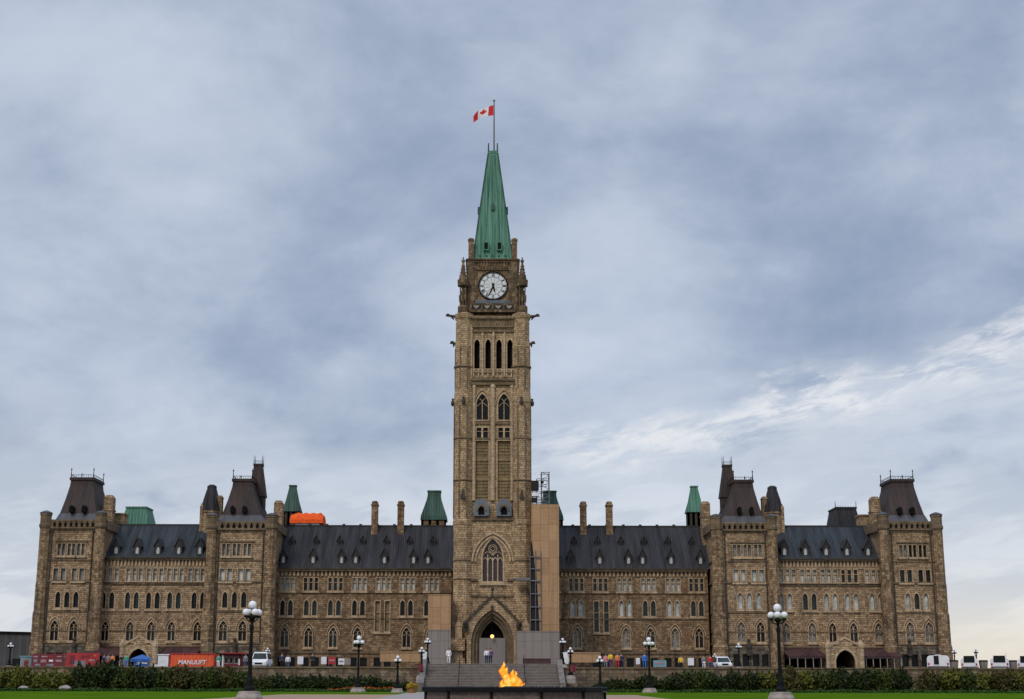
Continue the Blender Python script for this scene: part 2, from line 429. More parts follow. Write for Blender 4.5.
# ------------------------------------------------------------------ mesh helpers
class MB:
    def __init__(self, M=None):
        self.bm = bmesh.new(); self.M = M

    def v(self, x, y, z):
        p = Vector((x, y, z))
        return self.bm.verts.new(self.M @ p if self.M else p)

    def f(self, vs):
        try: return self.bm.faces.new(vs)
        except ValueError: return None

    def box(self, x0, x1, y0, y1, z0, z1):
        if x0 > x1: x0, x1 = x1, x0
        a = [self.v(x, y, z) for z in (z0, z1) for y in (y0, y1) for x in (x0, x1)]
        for q in ((0, 2, 3, 1), (4, 5, 7, 6), (0, 1, 5, 4), (2, 6, 7, 3), (0, 4, 6, 2), (1, 3, 7, 5)):
            self.f([a[i] for i in q])
        return self

    def frustum(self, r0, z0, r1, z1, cap0=True, cap1=True):
        """r = (x0,x1,y0,y1)"""
        def ring(r, z): return [self.v(r[0], r[2], z), self.v(r[1], r[2], z), self.v(r[1], r[3], z), self.v(r[0], r[3], z)]
        a, b = ring(r0, z0), ring(r1, z1)
        for i in range(4): self.f([a[i], a[(i + 1) % 4], b[(i + 1) % 4], b[i]])
        if cap0: self.f(a[::-1])
        if cap1: self.f(b)
        return self

    def lathe(self, cx, cy, prof, n=8, rot=None):
        rot = PI / n if rot is None else rot
        rings = []
        for r, z in prof:
            if r < 1e-4: rings.append([self.v(cx, cy, z)])
            else: rings.append([self.v(cx + r * math.cos(rot + 2 * PI * i / n), cy + r * math.sin(rot + 2 * PI * i / n), z) for i in range(n)])
        for a, b in zip(rings, rings[1:]):
            for i in range(n):
                j = (i + 1) % n
                if len(a) == 1 and len(b) == 1: continue
                if len(a) == 1: self.f([a[0], b[j], b[i]])
                elif len(b) == 1: self.f([a[i], a[j], b[0]])
                else: self.f([a[i], a[j], b[j], b[i]])
        if len(rings[0]) > 1: self.f(rings[0][::-1])
        if len(rings[-1]) > 1: self.f(rings[-1])
        return self

    def bar(self, p, q, r=0.05, n=6, r2=None):
        p, q = Vector(p), Vector(q)
        d = q - p
        if d.length < 1e-5: return self
        r2 = r if r2 is None else r2
        u = d.orthogonal().normalized(); w = d.normalized().cross(u)
        A = [self.v(*(p + (u * math.cos(2 * PI * i / n) + w * math.sin(2 * PI * i / n)) * r)) for i in range(n)]
        Bq = [self.v(*(q + (u * math.cos(2 * PI * i / n) + w * math.sin(2 * PI * i / n)) * r2)) for i in range(n)]
        for i in range(n): self.f([A[i], A[(i + 1) % n], Bq[(i + 1) % n], Bq[i]])
        self.f(A[::-1]); self.f(Bq)
        return self

    def prism(self, poly, y0, y1):
        a = [self.v(x, y0, z) for x, z in poly]; b = [self.v(x, y1, z) for x, z in poly]
        self.f(a); self.f(b[::-1])
        n = len(poly)
        for i in range(n): self.f([a[i], b[i], b[(i + 1) % n], a[(i + 1) % n]])
        return self

    def prism_x(self, poly, x0, x1):
        """poly in (y,z)"""
        a = [self.v(x0, y, z) for y, z in poly]; b = [self.v(x1, y, z) for y, z in poly]
        self.f(a); self.f(b[::-1])
        n = len(poly)
        for i in range(n): self.f([a[i], b[i], b[(i + 1) % n], a[(i + 1) % n]])
        return self

    def ring(self, pin, pout, y0, y1):
        n = len(pin)
        A = [self.v(x, y0, z) for x, z in pin]; Bq = [self.v(x, y0, z) for x, z in pout]
        Cq = [self.v(x, y1, z) for x, z in pin]; D = [self.v(x, y1, z) for x, z in pout]
        for i in range(n):
            j = (i + 1) % n
            self.f([A[i], A[j], Bq[j], Bq[i]]); self.f([Bq[i], Bq[j], D[j], D[i]]); self.f([A[i], Cq[i], Cq[j], A[j]])
        return self

    def arcband(self, pin, pout, y0, y1):
        """open version of ring: a hood mould"""
        n = len(pin)
        A = [self.v(x, y0, z) for x, z in pin]; Bq = [self.v(x, y0, z) for x, z in pout]
        Cq = [self.v(x, y1, z) for x, z in pin]; D = [self.v(x, y1, z) for x, z in pout]
        for i in range(n - 1):
            j = i + 1
            self.f([A[i], A[j], Bq[j], Bq[i]]); self.f([Bq[i], Bq[j], D[j], D[i]]); self.f([A[i], Cq[i], Cq[j], A[j]])
        for i in (0, n - 1): self.f([A[i], Bq[i], D[i], Cq[i]])
        return self

    def poly(self, pts, y):
        self.f([self.v(x, y, z) for x, z in pts]); return self

    def panel(self, outer, holes, y, depth):
        """wall face with real openings and their reveals"""
        M = self.M; self.M = None
        tmp = bmesh.new()
        edges = []
        for lp in [outer] + holes:
            vs = [tmp.verts.new((x, 0, z)) for x, z in lp]
            edges += [tmp.edges.new((vs[i], vs[(i + 1) % len(vs)])) for i in range(len(vs))]
        bmesh.ops.triangle_fill(tmp, use_beauty=True, use_dissolve=False, edges=edges, normal=(0, -1, 0))
        self.M = M
        mp = {v: self.v(v.co.x, y, v.co.z) for v in tmp.verts}
        for fc in tmp.faces:
            vs = [mp[v] for v in fc.verts]
            if fc.normal.y > 0: vs.reverse()
            self.f(vs)
        tmp.free()
        for lp in holes:
            a = [self.v(x, y, z) for x, z in lp]; b = [self.v(x, y + depth, z) for x, z in lp]
            n = len(lp)
            for i in range(n): self.f([a[i], a[(i + 1) % n], b[(i + 1) % n], b[i]])
        return self

    def sphere(self, c, r, seg=12, rings=8, sc=(1, 1, 1)):
        prof = [(r * math.sin(PI * k / rings), -r * math.cos(PI * k / rings)) for k in range(rings + 1)]
        R = []
        for rr, z in prof:
            if rr < 1e-5: R.append([self.v(c[0], c[1], c[2] + z * sc[2])])
            else: R.append([self.v(c[0] + sc[0] * rr * math.cos(2 * PI * i / seg), c[1] + sc[1] * rr * math.sin(2 * PI * i / seg), c[2] + z * sc[2]) for i in range(seg)])
        for a, b in zip(R, R[1:]):
            for i in range(seg):
                j = (i + 1) % seg
                if len(a) == 1: self.f([a[0], b[j], b[i]])
                elif len(b) == 1: self.f([a[i], a[j], b[0]])
                else: self.f([a[i], a[j], b[j], b[i]])
        return self

    def build_split(self, name, mat, parent):
        """one part per separate piece"""
        bm = self.bm; seen = set(); bm.verts.ensure_lookup_table()
        for v0 in list(bm.verts):
            if v0 in seen: continue
            st, isl = [v0], []
            seen.add(v0)
            while st:
                v = st.pop(); isl.append(v)
                for e in v.link_edges:
                    w = e.other_vert(v)
                    if w not in seen: seen.add(w); st.append(w)
            o = MB(); mp = {v: o.bm.verts.new(v.co) for v in isl}
            for fc in {f for v in isl for f in v.link_faces}: o.bm.faces.new([mp[v] for v in fc.verts])
            o.build(name, mat, parent)
        bm.free()

    def build(self, name, mat, parent=None, smooth=False, bevel=0.0):
        me = bpy.data.meshes.new(name)
        bmesh.ops.recalc_face_normals(self.bm, faces=self.bm.faces)
        root = parent
        if root is not None:
            while root.parent: root = root.parent
            bmesh.ops.translate(self.bm, verts=self.bm.verts, vec=-Vector(root.location))
        self.bm.to_mesh(me); self.bm.free()
        for mm in (mat if isinstance(mat, (list, tuple)) else [mat]): me.materials.append(mm)
        if smooth:
            for p in me.polygons: p.use_smooth = True
        o = bpy.data.objects.new(name, me)
        COL.objects.link(o)
        if parent is not None: o.parent = parent
        if bevel:
            b = o.modifiers.new('bevel', 'BEVEL'); b.width = bevel; b.segments = 2; b.limit_method = 'ANGLE'
        return o


def tag(o, label=None, cat=None, group=None, kind=None):
    if label: o['label'] = label
    if cat: o['category'] = cat
    if group: o['group'] = group
    if kind: o['kind'] = kind
    return o


def thing(name, loc, label, cat, group=None, rz=0.0):
    o = bpy.data.objects.new(name, None); COL.objects.link(o)
    o.location = loc; o.rotation_euler = (0, 0, rz); o.empty_display_size = 0.3
    return tag(o, label, cat, group)


def copy_tree(o, parent=None):
    c = o.copy(); COL.objects.link(c)
    if parent is not None: c.parent = parent
    for ch in list(o.children): copy_tree(ch, c)
    return c


# outlines
def rect(xc, z0, z1, w): return [(xc - w / 2, z0), (xc + w / 2, z0), (xc + w / 2, z1), (xc - w / 2, z1)]


def lancet(xc, z0, z1, w, n=6, k=0.95, cap=0.55):
    h = min(k * w, (z1 - z0) * cap); sp = z1 - h
    r = (h * h + w * w / 4) / w
    ph = math.acos(max(-1, min(1, (r - w / 2) / r)))
    right = [(xc + w / 2 - r + r * math.cos(ph * i / n), sp + r * math.sin(ph * i / n)) for i in range(n + 1)]
    left = [(2 * xc - x, z) for x, z in right[:-1]][::-1]
    return [(xc - w / 2, z0), (xc + w / 2, z0)] + right + left


def light(kind, xc, z0, z1, w, d=0.0):
    if kind == 'rect': return rect(xc, z0 - d, z1 + d, w + 2 * d)
    return lancet(xc, z0 - d, z1 + d * 1.5, w + 2 * d)


def window(parent, name, kind, xs, z0, z1, w, Y, glass, M=None, d=0.14, sill=True, tracery=False, hood=False, trim=None, rec=0.38, transom=False):
    """returns the openings; frame = stone surround, pane = glass set back"""
    trim = trim or TRIM
    fr = MB(M); pn = MB(M)
    holes = []
    for x in xs:
        hp = light(kind, x, z0, z1, w)
        holes.append(hp)
        fr.ring(hp, light(kind, x, z0, z1, w, d), Y - 0.09, Y + 0.03)
        pn.poly(hp, Y + rec)
        if tracery:
            h = min(0.95 * w, (z1 - z0) * 0.55); sp = z1 - h
            fr.box(x - 0.06, x + 0.06, Y + 0.14, Y + 0.3, z0, sp + h * 0.35)
            for s in (-1, 1):
                a = (x, Y + 0.22, sp + h * 0.35); b = (x + s * w * 0.30, Y + 0.22, sp + h * 0.62)
                fr.bar(a, b, 0.065, 4)
                fr.bar((x, Y + 0.22, sp + h * 0.25), (x + s * w * 0.25, Y + 0.22, sp + h * 0.05), 0.05, 4)
                fr.bar((x + s * w * 0.25, Y + 0.22, sp + h * 0.05), (x + s * w * 0.47, Y + 0.22, sp - h * 0.18), 0.05, 4)
        if transom:
            fr.box(x - w / 2, x + w / 2, Y + 0.16, Y + 0.3, z0 + (z1 - z0) * 0.62, z0 + (z1 - z0) * 0.62 + 0.09)
    xa, xb = min(xs) - w / 2 - d, max(xs) + w / 2 + d
    if sill: fr.box(xa - 0.12, xb + 0.12, Y - 0.24, Y + 0.03, z0 - d - 0.26, z0 - d - 0.004)
    if hood:
        x = xs[0]
        pi_ = light(kind, x, z0, z1, w, d + 0.22)[2:]; po = light(kind, x, z0, z1, w, d + 0.34)[2:]
        fr.arcband(pi_, po, Y - 0.17, Y + 0.03)
    f = fr.build(name, trim, parent)
    pn.build('pane', glass, f)
    return holes


# ------------------------------------------------------------------ ground
GZ = 0.6
def ground_z(y):
    pts = [(-60, 0), (0, 0), (46, 0.35), (75, GZ), (160, GZ)]
    if y <= pts[0][0]: return 0
    for (a, za), (b, zb) in zip(pts, pts[1:]):
        if y <= b: return za + (zb - za) * (y - a) / (b - a)
    return GZ


TZ = 3.1     # terrace in front of the building
TY = 160.0
def sheet(name, x0, x1, ys, mat, lift=0.0, zf=ground_z, nx=2):
    m = MB()
    rows = []
    for y in ys:
        a, b = (x0(y), x1(y)) if callable(x0) else (x0, x1)
        rows.append([m.v(a + (b - a) * i / nx, y, zf(y) + lift) for i in range(nx + 1)])
    for r, q in zip(rows, rows[1:]):
        for i in range(nx): m.f([r[i], r[i + 1], q[i + 1], q[i]])
    return tag(m.build(name, mat), kind='structure')


sheet('ground', -2500, 2500, [-60, 0, 46, 75, 110, 160, 260, 3500], GRASS, zf=lambda y: ground_z(y) if y < 200 else -0.6)
sheet('gravel_path', lambda y: -15.5 - (y - 75) * 0.01, lambda y: 9.9 + (y - 75) * 0.03, [60, 75, 95, 112], GRAVEL, 0.008)
sheet('paved_walk', lambda y: -5.6 - (y - 46) * 0.022, lambda y: 6.2 + (y - 46) * 0.016, [20, 46, 75, 112, 139], PAVE, 0.016)
m = MB(); m.box(-140, 140, TY + 0.5, 275, -0.7, TZ)
tag(m.build('terrace', ASPH), kind='structure')

# ------------------------------------------------------------------ parliament building
ZB = TZ - 0.05
BR = thing('parliament_building', (0, 227, ZB), 'long sandstone gothic parliament building with slate roofs spreading behind the clock tower', 'building')
YO, YI, YPV = 227.0, 229.3, 225.2
rnd = random.Random(3)
EO = {-1: 0.0, 1: 0.28}       # the east half is not an exact mirror of the west
GREYPANE = plain('dusty_window_glass', (0.24, 0.235, 0.215), 0.4, var=0.5, scale=1.4, spec=0.3, second=(0.08, 0.085, 0.085))  # mid-grey panes mottled with a darker grey


def glass_pick(pale, teal=0.25):
    r = rnd.random()
    return PALE if r < pale else (TEAL if r < pale + teal else DKGLASS)


def corbels(m, x0, x1, Y, z0, z1, step=0.5, w=0.24, out=0.26):
    n = max(1, int(abs(x1 - x0) / step))
    for i in range(n):
        x = x0 + (x1 - x0) * (i + 0.5) / n
        m.box(x - w / 2, x + w / 2, Y - out, Y + 0.02, z0, z1)


def hip_roof(x0, x1, yf, zE, yr, zR, name, mat):
    m = MB()
    yb = 2 * yr - yf
    m.prism_x([(yf, zE), (yr, zR), (yb, zE)], x0, x1)
    return m.build(name, mat, BR)


def dormer(x, yf, zE, yr, zR, py_top, py_bot, w, glass, Yp):
    """stone-fronted gabled dormer sitting on the roof slope"""
    z0 = PZ(py_bot, Yp); z1 = PZ(py_top, Yp)
    slope = (yr - yf) / (zR - zE)
    y = yf + (z0 - zE) * slope - 0.05
    m = MB()
    zs = z0 + (z1 - z0) * 0.55
    body = [(x - w / 2, z0 - 0.3), (x + w / 2, z0 - 0.3), (x + w / 2, zs), (x, z1), (x - w / 2, zs)]
    yb = yf + (z1 - zE) * slope + 0.2
    hole = lancet(x, z0 + 0.05, z0 + (z1 - z0) * 0.52, w * 0.5)
    m.panel(body, [hole], y, 0.2)
    b2 = [(x - w / 2, z0 - 0.3), (x + w / 2, z0 - 0.3), (x + w / 2, zs), (x, z1), (x - w / 2, zs)]
    a = [m.v(px, y, pz) for px, pz in b2]; b = [m.v(px, yb, pz) for px, pz in b2]
    for i in range(5): m.f([a[i], b[i], b[(i + 1) % 5], a[(i + 1) % 5]])
    # projecting roof
    o = 0.16
    for s in (-1, 1):
        m.prism([(x, z1 + 0.02), (x, z1 + 0.18), (x + s * (w / 2 + o), zs - 0.1), (x + s * (w / 2 + o), zs - 0.28)], y - 0.18, yb)
    m.bar((x, y - 0.1, z1 + 0.1), (x, y - 0.1, z1 + 0.75), 0.06, 5, 0.02)
    d = m.build('dormer', LEAD_DK, BR)
    p = MB(); p.poly(hole, y + 0.16); p.build('pane', glass, d)


LEAD_DK = plain('dark_roof_lead', (0.026, 0.024, 0.027), 0.75, var=0.35, scale=2)
WHPANE = plain('white_dormer_sash', (0.45, 0.46, 0.45), 0.4, var=0.2, scale=3)

for s in (-1, 1):
    # ---------- inner wing
    def X(px, py, Y=YI): return s * -PX(px, py, Y) + EO[s]
    Y = YI
    zE = PZ(569, Y)
    xa, xb = X(452, 600), X(276, 600)
    holes = []
    trip = [288, 311.5, 336, 360, 384, 408, 432]
    for i, px in enumerate(trip):
        x = X(px, 583); z0, z1 = PZ(590, Y), PZ(577.5, Y)
        holes += window(BR, 'triple_window', 'rect', [x - 0.86, x, x + 0.86], z0, z1, 0.52, Y, glass_pick(0.88 if s > 0 or i > 2 else 0.25), d=0.12, transom=True)
    for i, px in enumerate([287, 311, 335, 359, 383, 407, 431]):
        x = X(px, 608)
        if px == 383:
            holes += window(BR, 'slot_window', 'rect', [x - 0.78, x + 0.78], PZ(631, Y), PZ(600.5, Y), 0.72, Y, TEAL if s > 0 else TANPANEL, transom=True)
        else:
            holes += window(BR, 'paired_window', 'lancet', [x - 0.63, x + 0.63], PZ(615, Y), PZ(599.5, Y), 0.72, Y, glass_pick(0.6 if s > 0 else 0.03))
    for i, px in enumerate([285, 309, 333.5, 358, 407, 431]):
        x = X(px, 637)
        holes += window(BR, 'traceried_window', 'lancet', [x], PZ(646.5, Y), PZ(627, Y), 1.2, Y, (GREYPANE if s > 0 and rnd.random() < 0.6 else glass_pick(0.0, 0.6)), tracery=True, hood=True)
    for px in [287, 311, 335, 359, 383]:
        x = X(px, 661)
        holes += window(BR, 'basement_window', 'rect', [x - 0.8, x + 0.8], PZ(666, Y), PZ(657, Y), 1.1, Y, DKGLASS, trim=TRIM_D)
    m = MB()
    m.panel(rect((xa + xb) / 2, ZB, zE, abs(xa - xb)), holes, Y, 0.5)
    m.box(xa, xb, Y + 0.5, Y + 16, ZB, ZB + 0.4)
    m.build('inner_wing_wall', STONE_D, BR)
    t = MB()
    t.box(xa, xb, Y - 0.22, Y + 0.02, PZ(592.4, Y), PZ(590.9, Y))
    t.box(xa, xb, Y - 0.14, Y + 0.02, PZ(618.6, Y), PZ(617.8, Y))
    t.box(xa, xb, Y - 0.18, Y + 0.02, PZ(653, Y), PZ(651, Y))
    t.box(xa, xb, Y - 0.55, Y + 0.5, zE - 0.25, zE + 0.12)
    t.build_split('string_course', TRIM_D, BR)
    t = MB(); corbels(t, xa, xb, Y, zE - 1.05, zE - 0.27, 0.62, 0.26, 0.2)
    t.build('corbel_table', TRIM, BR)
    g = MB(); g.box(xa, xb, Y - 0.7, Y - 0.57, zE + 0.0, zE + 0.24); g.build('gutter', SOOT_SHADE, BR)
    yr = YI + 7.5; zR = PZ(525.5, yr)
    hip_roof(xa, xb - s * -1.5, Y - 0.35, zE + 0.13, yr, zR, 'roof', SLATE)
    rc = MB()
    for k in range(10):
        x = xa + (xb - xa) * (k + 0.5) / 10
        rc.box(x - 0.22, x + 0.22, yr - 0.2, yr + 0.2, zR - 0.1, zR + 0.32)
    rc.box(xa, xb, yr - 0.14, yr + 0.14, zR - 0.1, zR + 0.14)
    rc.build('ridge_cresting', LEAD_DK, BR)
    for px in [283.5, 313, 341.5, 355.6, 384.4, 413.6, 428]:
        dormer(X(px, 556), Y - 0.35, zE + 0.13, yr, zR, 548.5, 563.5, 1.0, WHPANE if rnd.random() < 0.8 else DKGLASS, Y + 1.2)
    for px in [292, 316, 339.6, 362.8, 386.6, 410, 433.6]:
        dormer(X(px, 540, Y + 3), Y - 0.35, zE + 0.13, yr, zR, 535.5, 544.5, 0.72, DKGLASS, Y + 4)
    for px in (375, 401):
        x = X(px, 518, yr - 1.2); z1 = PZ(500.5, yr - 1.2)
        m = MB(); yc = yr - 0.9
        m.box(x - 0.52, x + 0.52, yc - 0.7, yc + 0.7, zR - 3.2, z1 - 0.8)
        m.box(x - 0.62, x + 0.62, yc - 0.8, yc + 0.8, z1 - 0.8, z1 - 0.55)
        m.box(x - 0.48, x + 0.48, yc - 0.66, yc + 0.66, z1 - 0.55, z1 - 0.2)
        m.frustum((x - 0.5, x + 0.5, yc - 0.7, yc + 0.7), z1 - 0.2, (x - 0.3, x + 0.3, yc - 0.5, yc + 0.5), z1)
        m.build('chimney', STONE_D, BR)

    # ---------- outer wing
    def X(px, py, Y=YO): return s * -PX(px, py, Y) + EO[s]
    Y = YO
    zE = PZ(558.5, Y)
    xa, xb = X(212, 600), X(97, 600)
    holes = []
    for i, px in enumerate([111, 135, 155.5, 176, 197]):
        x = X(px, 575)
        holes += window(BR, 'triple_window', 'rect', [x - 0.98, x, x + 0.98], PZ(581, Y), PZ(568.5, Y), 0.56, Y, glass_pick(0.88), d=0.12, transom=True)
    for i, px in enumerate([108, 132.5, 153.5, 174.6, 199]):
        x = X(px, 600)
        holes += window(BR, 'paired_window', 'lancet', [x - 0.68, x + 0.68], PZ(608.5, Y), PZ(592, Y), 0.76, Y, glass_pick(0.6 if s > 0 else 0.03, 0.6))
    for i, px in enumerate([105.5, 130.5, 151.6, 172, 198]):
        x = X(px, 630)
        holes += window(BR, 'traceried_window', 'lancet', [x], PZ(640.5, Y), PZ(621.5, Y), 1.12, Y, (GREYPANE if s > 0 and rnd.random() < 0.6 else glass_pick(0.0, 0.5)), tracery=True, hood=True)
    m = MB()
    m.panel(rect((xa + xb) / 2, ZB, zE, abs(xa - xb)), holes, Y, 0.5)
    m.box(xa, xb, Y + 0.5, Y + 14, ZB, ZB + 0.4)
    m.build('outer_wing_wall', STONE, BR)
    t = MB()
    t.box(xa, xb, Y - 0.24, Y + 0.02, PZ(584.2, Y), PZ(582.4, Y))
    t.box(xa, xb, Y - 0.14, Y + 0.02, PZ(631, Y), PZ(630.1, Y))
    t.box(xa, xb, Y - 0.18, Y + 0.02, PZ(646.5, Y), PZ(645, Y))
    t.box(xa, xb, Y - 0.55, Y + 0.5, zE - 0.2, zE + 0.12)
    t.build_split('string_course', TRIM_D, BR)
    t = MB(); corbels(t, xa, xb, Y, zE - 1.15, zE - 0.22, 0.55, 0.27, 0.24)
    t.box(xa, xb, Y - 0.12, Y + 0.015, zE - 1.4, zE - 1.2)
    t.build('corbel_table', TRIM, BR)
    g = MB(); g.box(xa, xb, Y - 0.7, Y - 0.57, zE, zE + 0.24); g.build('gutter', SOOT_SHADE, BR)
    yr = YO + 6.5; zR = PZ(525, yr)
    hip_roof(xa, xb, Y - 0.35, zE + 0.13, yr, zR, 'roof', SLATE_B)
    rc = MB()
    rc.box(xa, xb, yr - 0.14, yr + 0.14, zR - 0.1, zR + 0.16)
    rc.build('ridge_cresting', LEAD_DK, BR)
    for px in [116, 137, 157.8, 178.6, 199.5]:
        dormer(X(px, 548), Y - 0.35, zE + 0.13, yr, zR, 539, 554.5, 1.1, WHPANE, Y + 1.0)

    # ---------- pavilions
    for which in ('inner', 'end'):
        Y = YPV if which == 'inner' else YPV - 0.2
        def X(px, py, YY=None): return s * -PX(px, py, YY or Y) + EO[s]
        if which == 'inner':
            pa, pb = 208.5, (273.5 if s < 0 else 269.5); trix = (226.5, 237.2, 247.8); prx = (226.5, 244.8); thx = (225.5, 235, 244.3); ptx = (223.6, 243)
            r0, r1 = 518.5, 530.0
        else:
            pa, pb = (40.0 if s < 0 else 41.8), 100.8; trix = (62, 72, 81.5); prx = (60, 78.5); thx = (58.5, 67.5, 76.5); ptx = (55, 74)
            r0, r1 = 516.5, 529.0
        xl, xr = X(pa, 590), X(pb, 590)
        x0, x1 = min(xl, xr), max(xl, xr)
        zT, zC = PZ(r0, Y), PZ(r1, Y)
        holes = []
        for px in trix:
            x = X(px, 549); holes += window(BR, 'attic_window', 'rect', [x - 0.34, x + 0.34], PZ(555.5, Y), PZ(543.5, Y), 0.5, Y, GREYPANE if (which == 'inner' or s < 0 or px > 80) else DKGLASS, d=0.1, sill=True)
        for px in prx:
            x = X(px, 574); holes += window(BR, 'square_window', 'rect', [x - 0.58, x + 0.58], PZ(580.5, Y), PZ(568.5, Y), 0.72, Y, (glass_pick(0.8) if which == 'inner' else (GREYPANE if s < 0 else glass_pick(0.1))), d=0.14, sill=True)
        for px in thx:
            x = X(px, 599); holes += window(BR, 'lancet_window', 'lancet', [x], PZ(607.5, Y), PZ(591.5, Y), 0.78, Y, glass_pick(0.8 if s > 0 else 0.05))
        for px in ptx:
            x = X(px, 630); holes += window(BR, 'traceried_window', 'lancet', [x], PZ(640.5, Y), PZ(620.5, Y), 1.2, Y, (GREYPANE if s > 0 and rnd.random() < 0.6 else glass_pick(0.0, 0.5)), tracery=True, hood=True)
        for px in ptx:
            x = X(px, 659); holes += window(BR, 'basement_window', 'rect', [x - 0.7, x + 0.7], PZ(665, Y), PZ(653, Y), 1.0, Y, DKGLASS, trim=TRIM_D)
        yb = Y + 16
        m = MB()
        zbc = PZ(646.8, Y)
        m.panel(rect((x0 + x1) / 2, ZB, zbc, x1 - x0 - .1), [h_ for h_ in holes if h_[0][1] < zbc - 1.2 and h_[2][1] < zbc], Y - .13, .63)
        m.box(x0 + .05, x1 - .05, Y - .13, Y + .02, zbc, zbc + .22)
        m.build('base_course', BASE, BR)
        m = MB()
        m.panel(rect((x0 + x1) / 2, zbc - .02, zC, x1 - x0), [h_ for h_ in holes if h_[0][1] > zbc], Y, 0.5)
        for xx, o in ((x0, 0.02), (x1, -0.52)):
            m.box(xx + o, xx + o + 0.5, Y + 0.012, yb, zbc, zC - 0.01); m.box(xx + o, xx + o + .5, Y + .51, yb, ZB, zbc - .01)
        m.box(x0 + 0.6, x1 - 0.6, yb - 0.5, yb, ZB, zC - 0.01)
        m.box(x0 + 0.6, x1 - 0.6, Y + 0.6, yb - 0.6, zC - 0.6, zC - 0.1)
        pav = m.build('pavilion_wall', STONE, BR)
        t = MB()
        for pz, h, o in ((582.2, 0.28, 0.22), (560.5, 0.2, 0.14), (612.0, 0.2, 0.14), (631, 0.16, 0.12), (643.5, 0.3, 0.2)):
            z = PZ(pz, Y); t.box(x0 - 0.1, x1 + 0.1, Y - o, Y + 0.02, z, z + h)
            for sx in (x0 - o, x1 - 0.02): t.box(sx, sx + o + 0.02, Y + 0.03, yb - 0.3, z, z + h)
        xm0, xm1 = X(trix[0], 549) , X(trix[2], 549)
        xm0, xm1 = min(xm0, xm1) - 1.0, max(xm0, xm1) + 1.0
        t.box(xm0, xm1, Y - 0.2, Y + 0.02, PZ(541.8, Y), PZ(540.6, Y)); t.box(xm0, xm1, Y - 0.2, Y + 0.02, PZ(558.0, Y), PZ(556.8, Y))
        t.build_split('string_course', TRIM_D, BR)
        # corbelled parapet
        t = MB()
        zp = zC + (zT - zC) * 0.45
        t.box(x0 - 0.25, x1 + 0.25, Y - 0.42, Y + 0.4, zC + 0.02, zC + 0.28)
        n = 11
        for i in range(n):
            x = x0 + (x1 - x0) * (i + 0.5) / n
            t.box(x - 0.2, x + 0.2, Y - 0.34, Y + 0.1, zC + 0.28, zp)
            t.box(x - 0.34, x + 0.34, Y - 0.40, Y + 0.1, zp, zp + 0.3)
        t.box(x0 - 0.2, x1 + 0.2, Y - 0.44, Y + 0.2, zp + 0.3, zp + 0.55)
        for sx in (x0 - 0.42, x1 + 0.02): t.box(sx, sx + 0.4, Y + 0.45, yb, zC + 0.02, zp + 0.5)
        t.build('parapet', TRIM_D, BR)
        bk = MB(); bk.box(x0 - 0.02, x1 + 0.02, Y + 0.11, Y + 0.5, zC + 0.29, zp + 0.29); bk.build('parapet_shadow_wall', SOOT_SHADE, BR)
        # corner turrets: stepped buttress that turns octagonal near the top
        for xx in (x0, x1):
            outer = (xx < x1) == (s < 0)     # away from the tower
            w = 0.85 if outer or which == 'end' else 0.95
            m = MB()
            sg = 1 if xx == x1 else -1
            m.lathe(xx - sg * (0.25 if outer else .55), Y - 0.1, [(w * 1.30, ZB), (w * 1.30, PZ(646, Y)), (w * 1.15, PZ(643, Y)), (w * 1.15, PZ(614, Y)), (w * 1.02, PZ(611, Y)), (w * 1.02, PZ(584, Y)),
                                             (w * 0.95, PZ(581, Y)), (w * 0.95, zC + .02)], 8)
            tq = m.build('corner_turret', STONE_S, BR)
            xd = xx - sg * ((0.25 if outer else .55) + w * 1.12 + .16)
            m = MB(); m.bar((xd, Y - .13, ZB), (xd, Y - .13, zC - .1), .11, 6); m.box(xd - .2, xd + .2, Y - .3, Y + .02, zC - .5, zC - .1); m.build('downpipe', SOOT_SHADE, BR)  # added dark bar, stands in for the deep shadow beside the turret
            m = MB(); m.lathe(xx - sg * (0.25 if outer else .55), Y - 0.1, [(w * 0.95, zC + .03), (w * 1.14, zC + 0.3), (w * 1.14, zC + 0.7), (w, zC + 0.8), (w, zT + 0.1), (w * 1.1, zT + 0.15), (w * 1.1, zT + 0.4), (w * 0.5, zT + 0.65), (0, zT + 0.75)], 8)
            m.build('turret_top', TRIM_D, tq)
            cp = MB(); cp.lathe(xx - sg * (0.25 if outer else .55), Y - 0.1, [(w * 1.16, zT + 0.42), (w * 1.16, zT + 0.56), (w * 0.6, zT + 0.8), (0, zT + 0.95)], 8)
            cp.build('turret_cap', LEAD, BR)
        # steep mansard
        if which == 'inner':
            e_ = 0 if s < 0 else 1.6
            b0 = (X(216, 521), X(265 - e_, 521)); t0 = (X(233.5 - e_, 478, Y + 4), X(252.5 - e_, 478, Y + 4)); pyt = 478.5
        else:
            b0 = (X(54, 519), X(98, 519)); t0 = (X(71.5, 477, Y + 5), X(93.8, 477, Y + 5)); pyt = 477.5
        b0 = (min(b0), max(b0)); t0 = (min(t0), max(t0))
        yf, ybk = Y + 0.7, Y + 13.5
        ytf = Y + (4 if which == 'inner' else 5)
        zt = PZ(pyt, ytf) - .45; zb0 = zp + 0.35
        def lr(k, hh):
            kk = k
            return (b0[0] + (t0[0] - b0[0]) * kk, b0[1] + (t0[1] - b0[1]) * kk, yf + (ytf - yf) * kk, ybk + (Y + 11.0 - ybk) * kk)
        m = MB()
        prof = [(0, 0), (0.30, 0.20), (0.62, 0.55), (0.86, 0.87), (0.9, 1.0)]
        prof = [(k / 0.9, h) for k, h in prof]
        for (k0, h0), (k1, h1) in zip(prof, prof[1:]):
            m.frustum(lr(k0, h0), zb0 + (zt - zb0) * h0, lr(k1, h1), zb0 + (zt - zb0) * h1, k0 == 0, False)
        r = lr(1.0, 1.0)
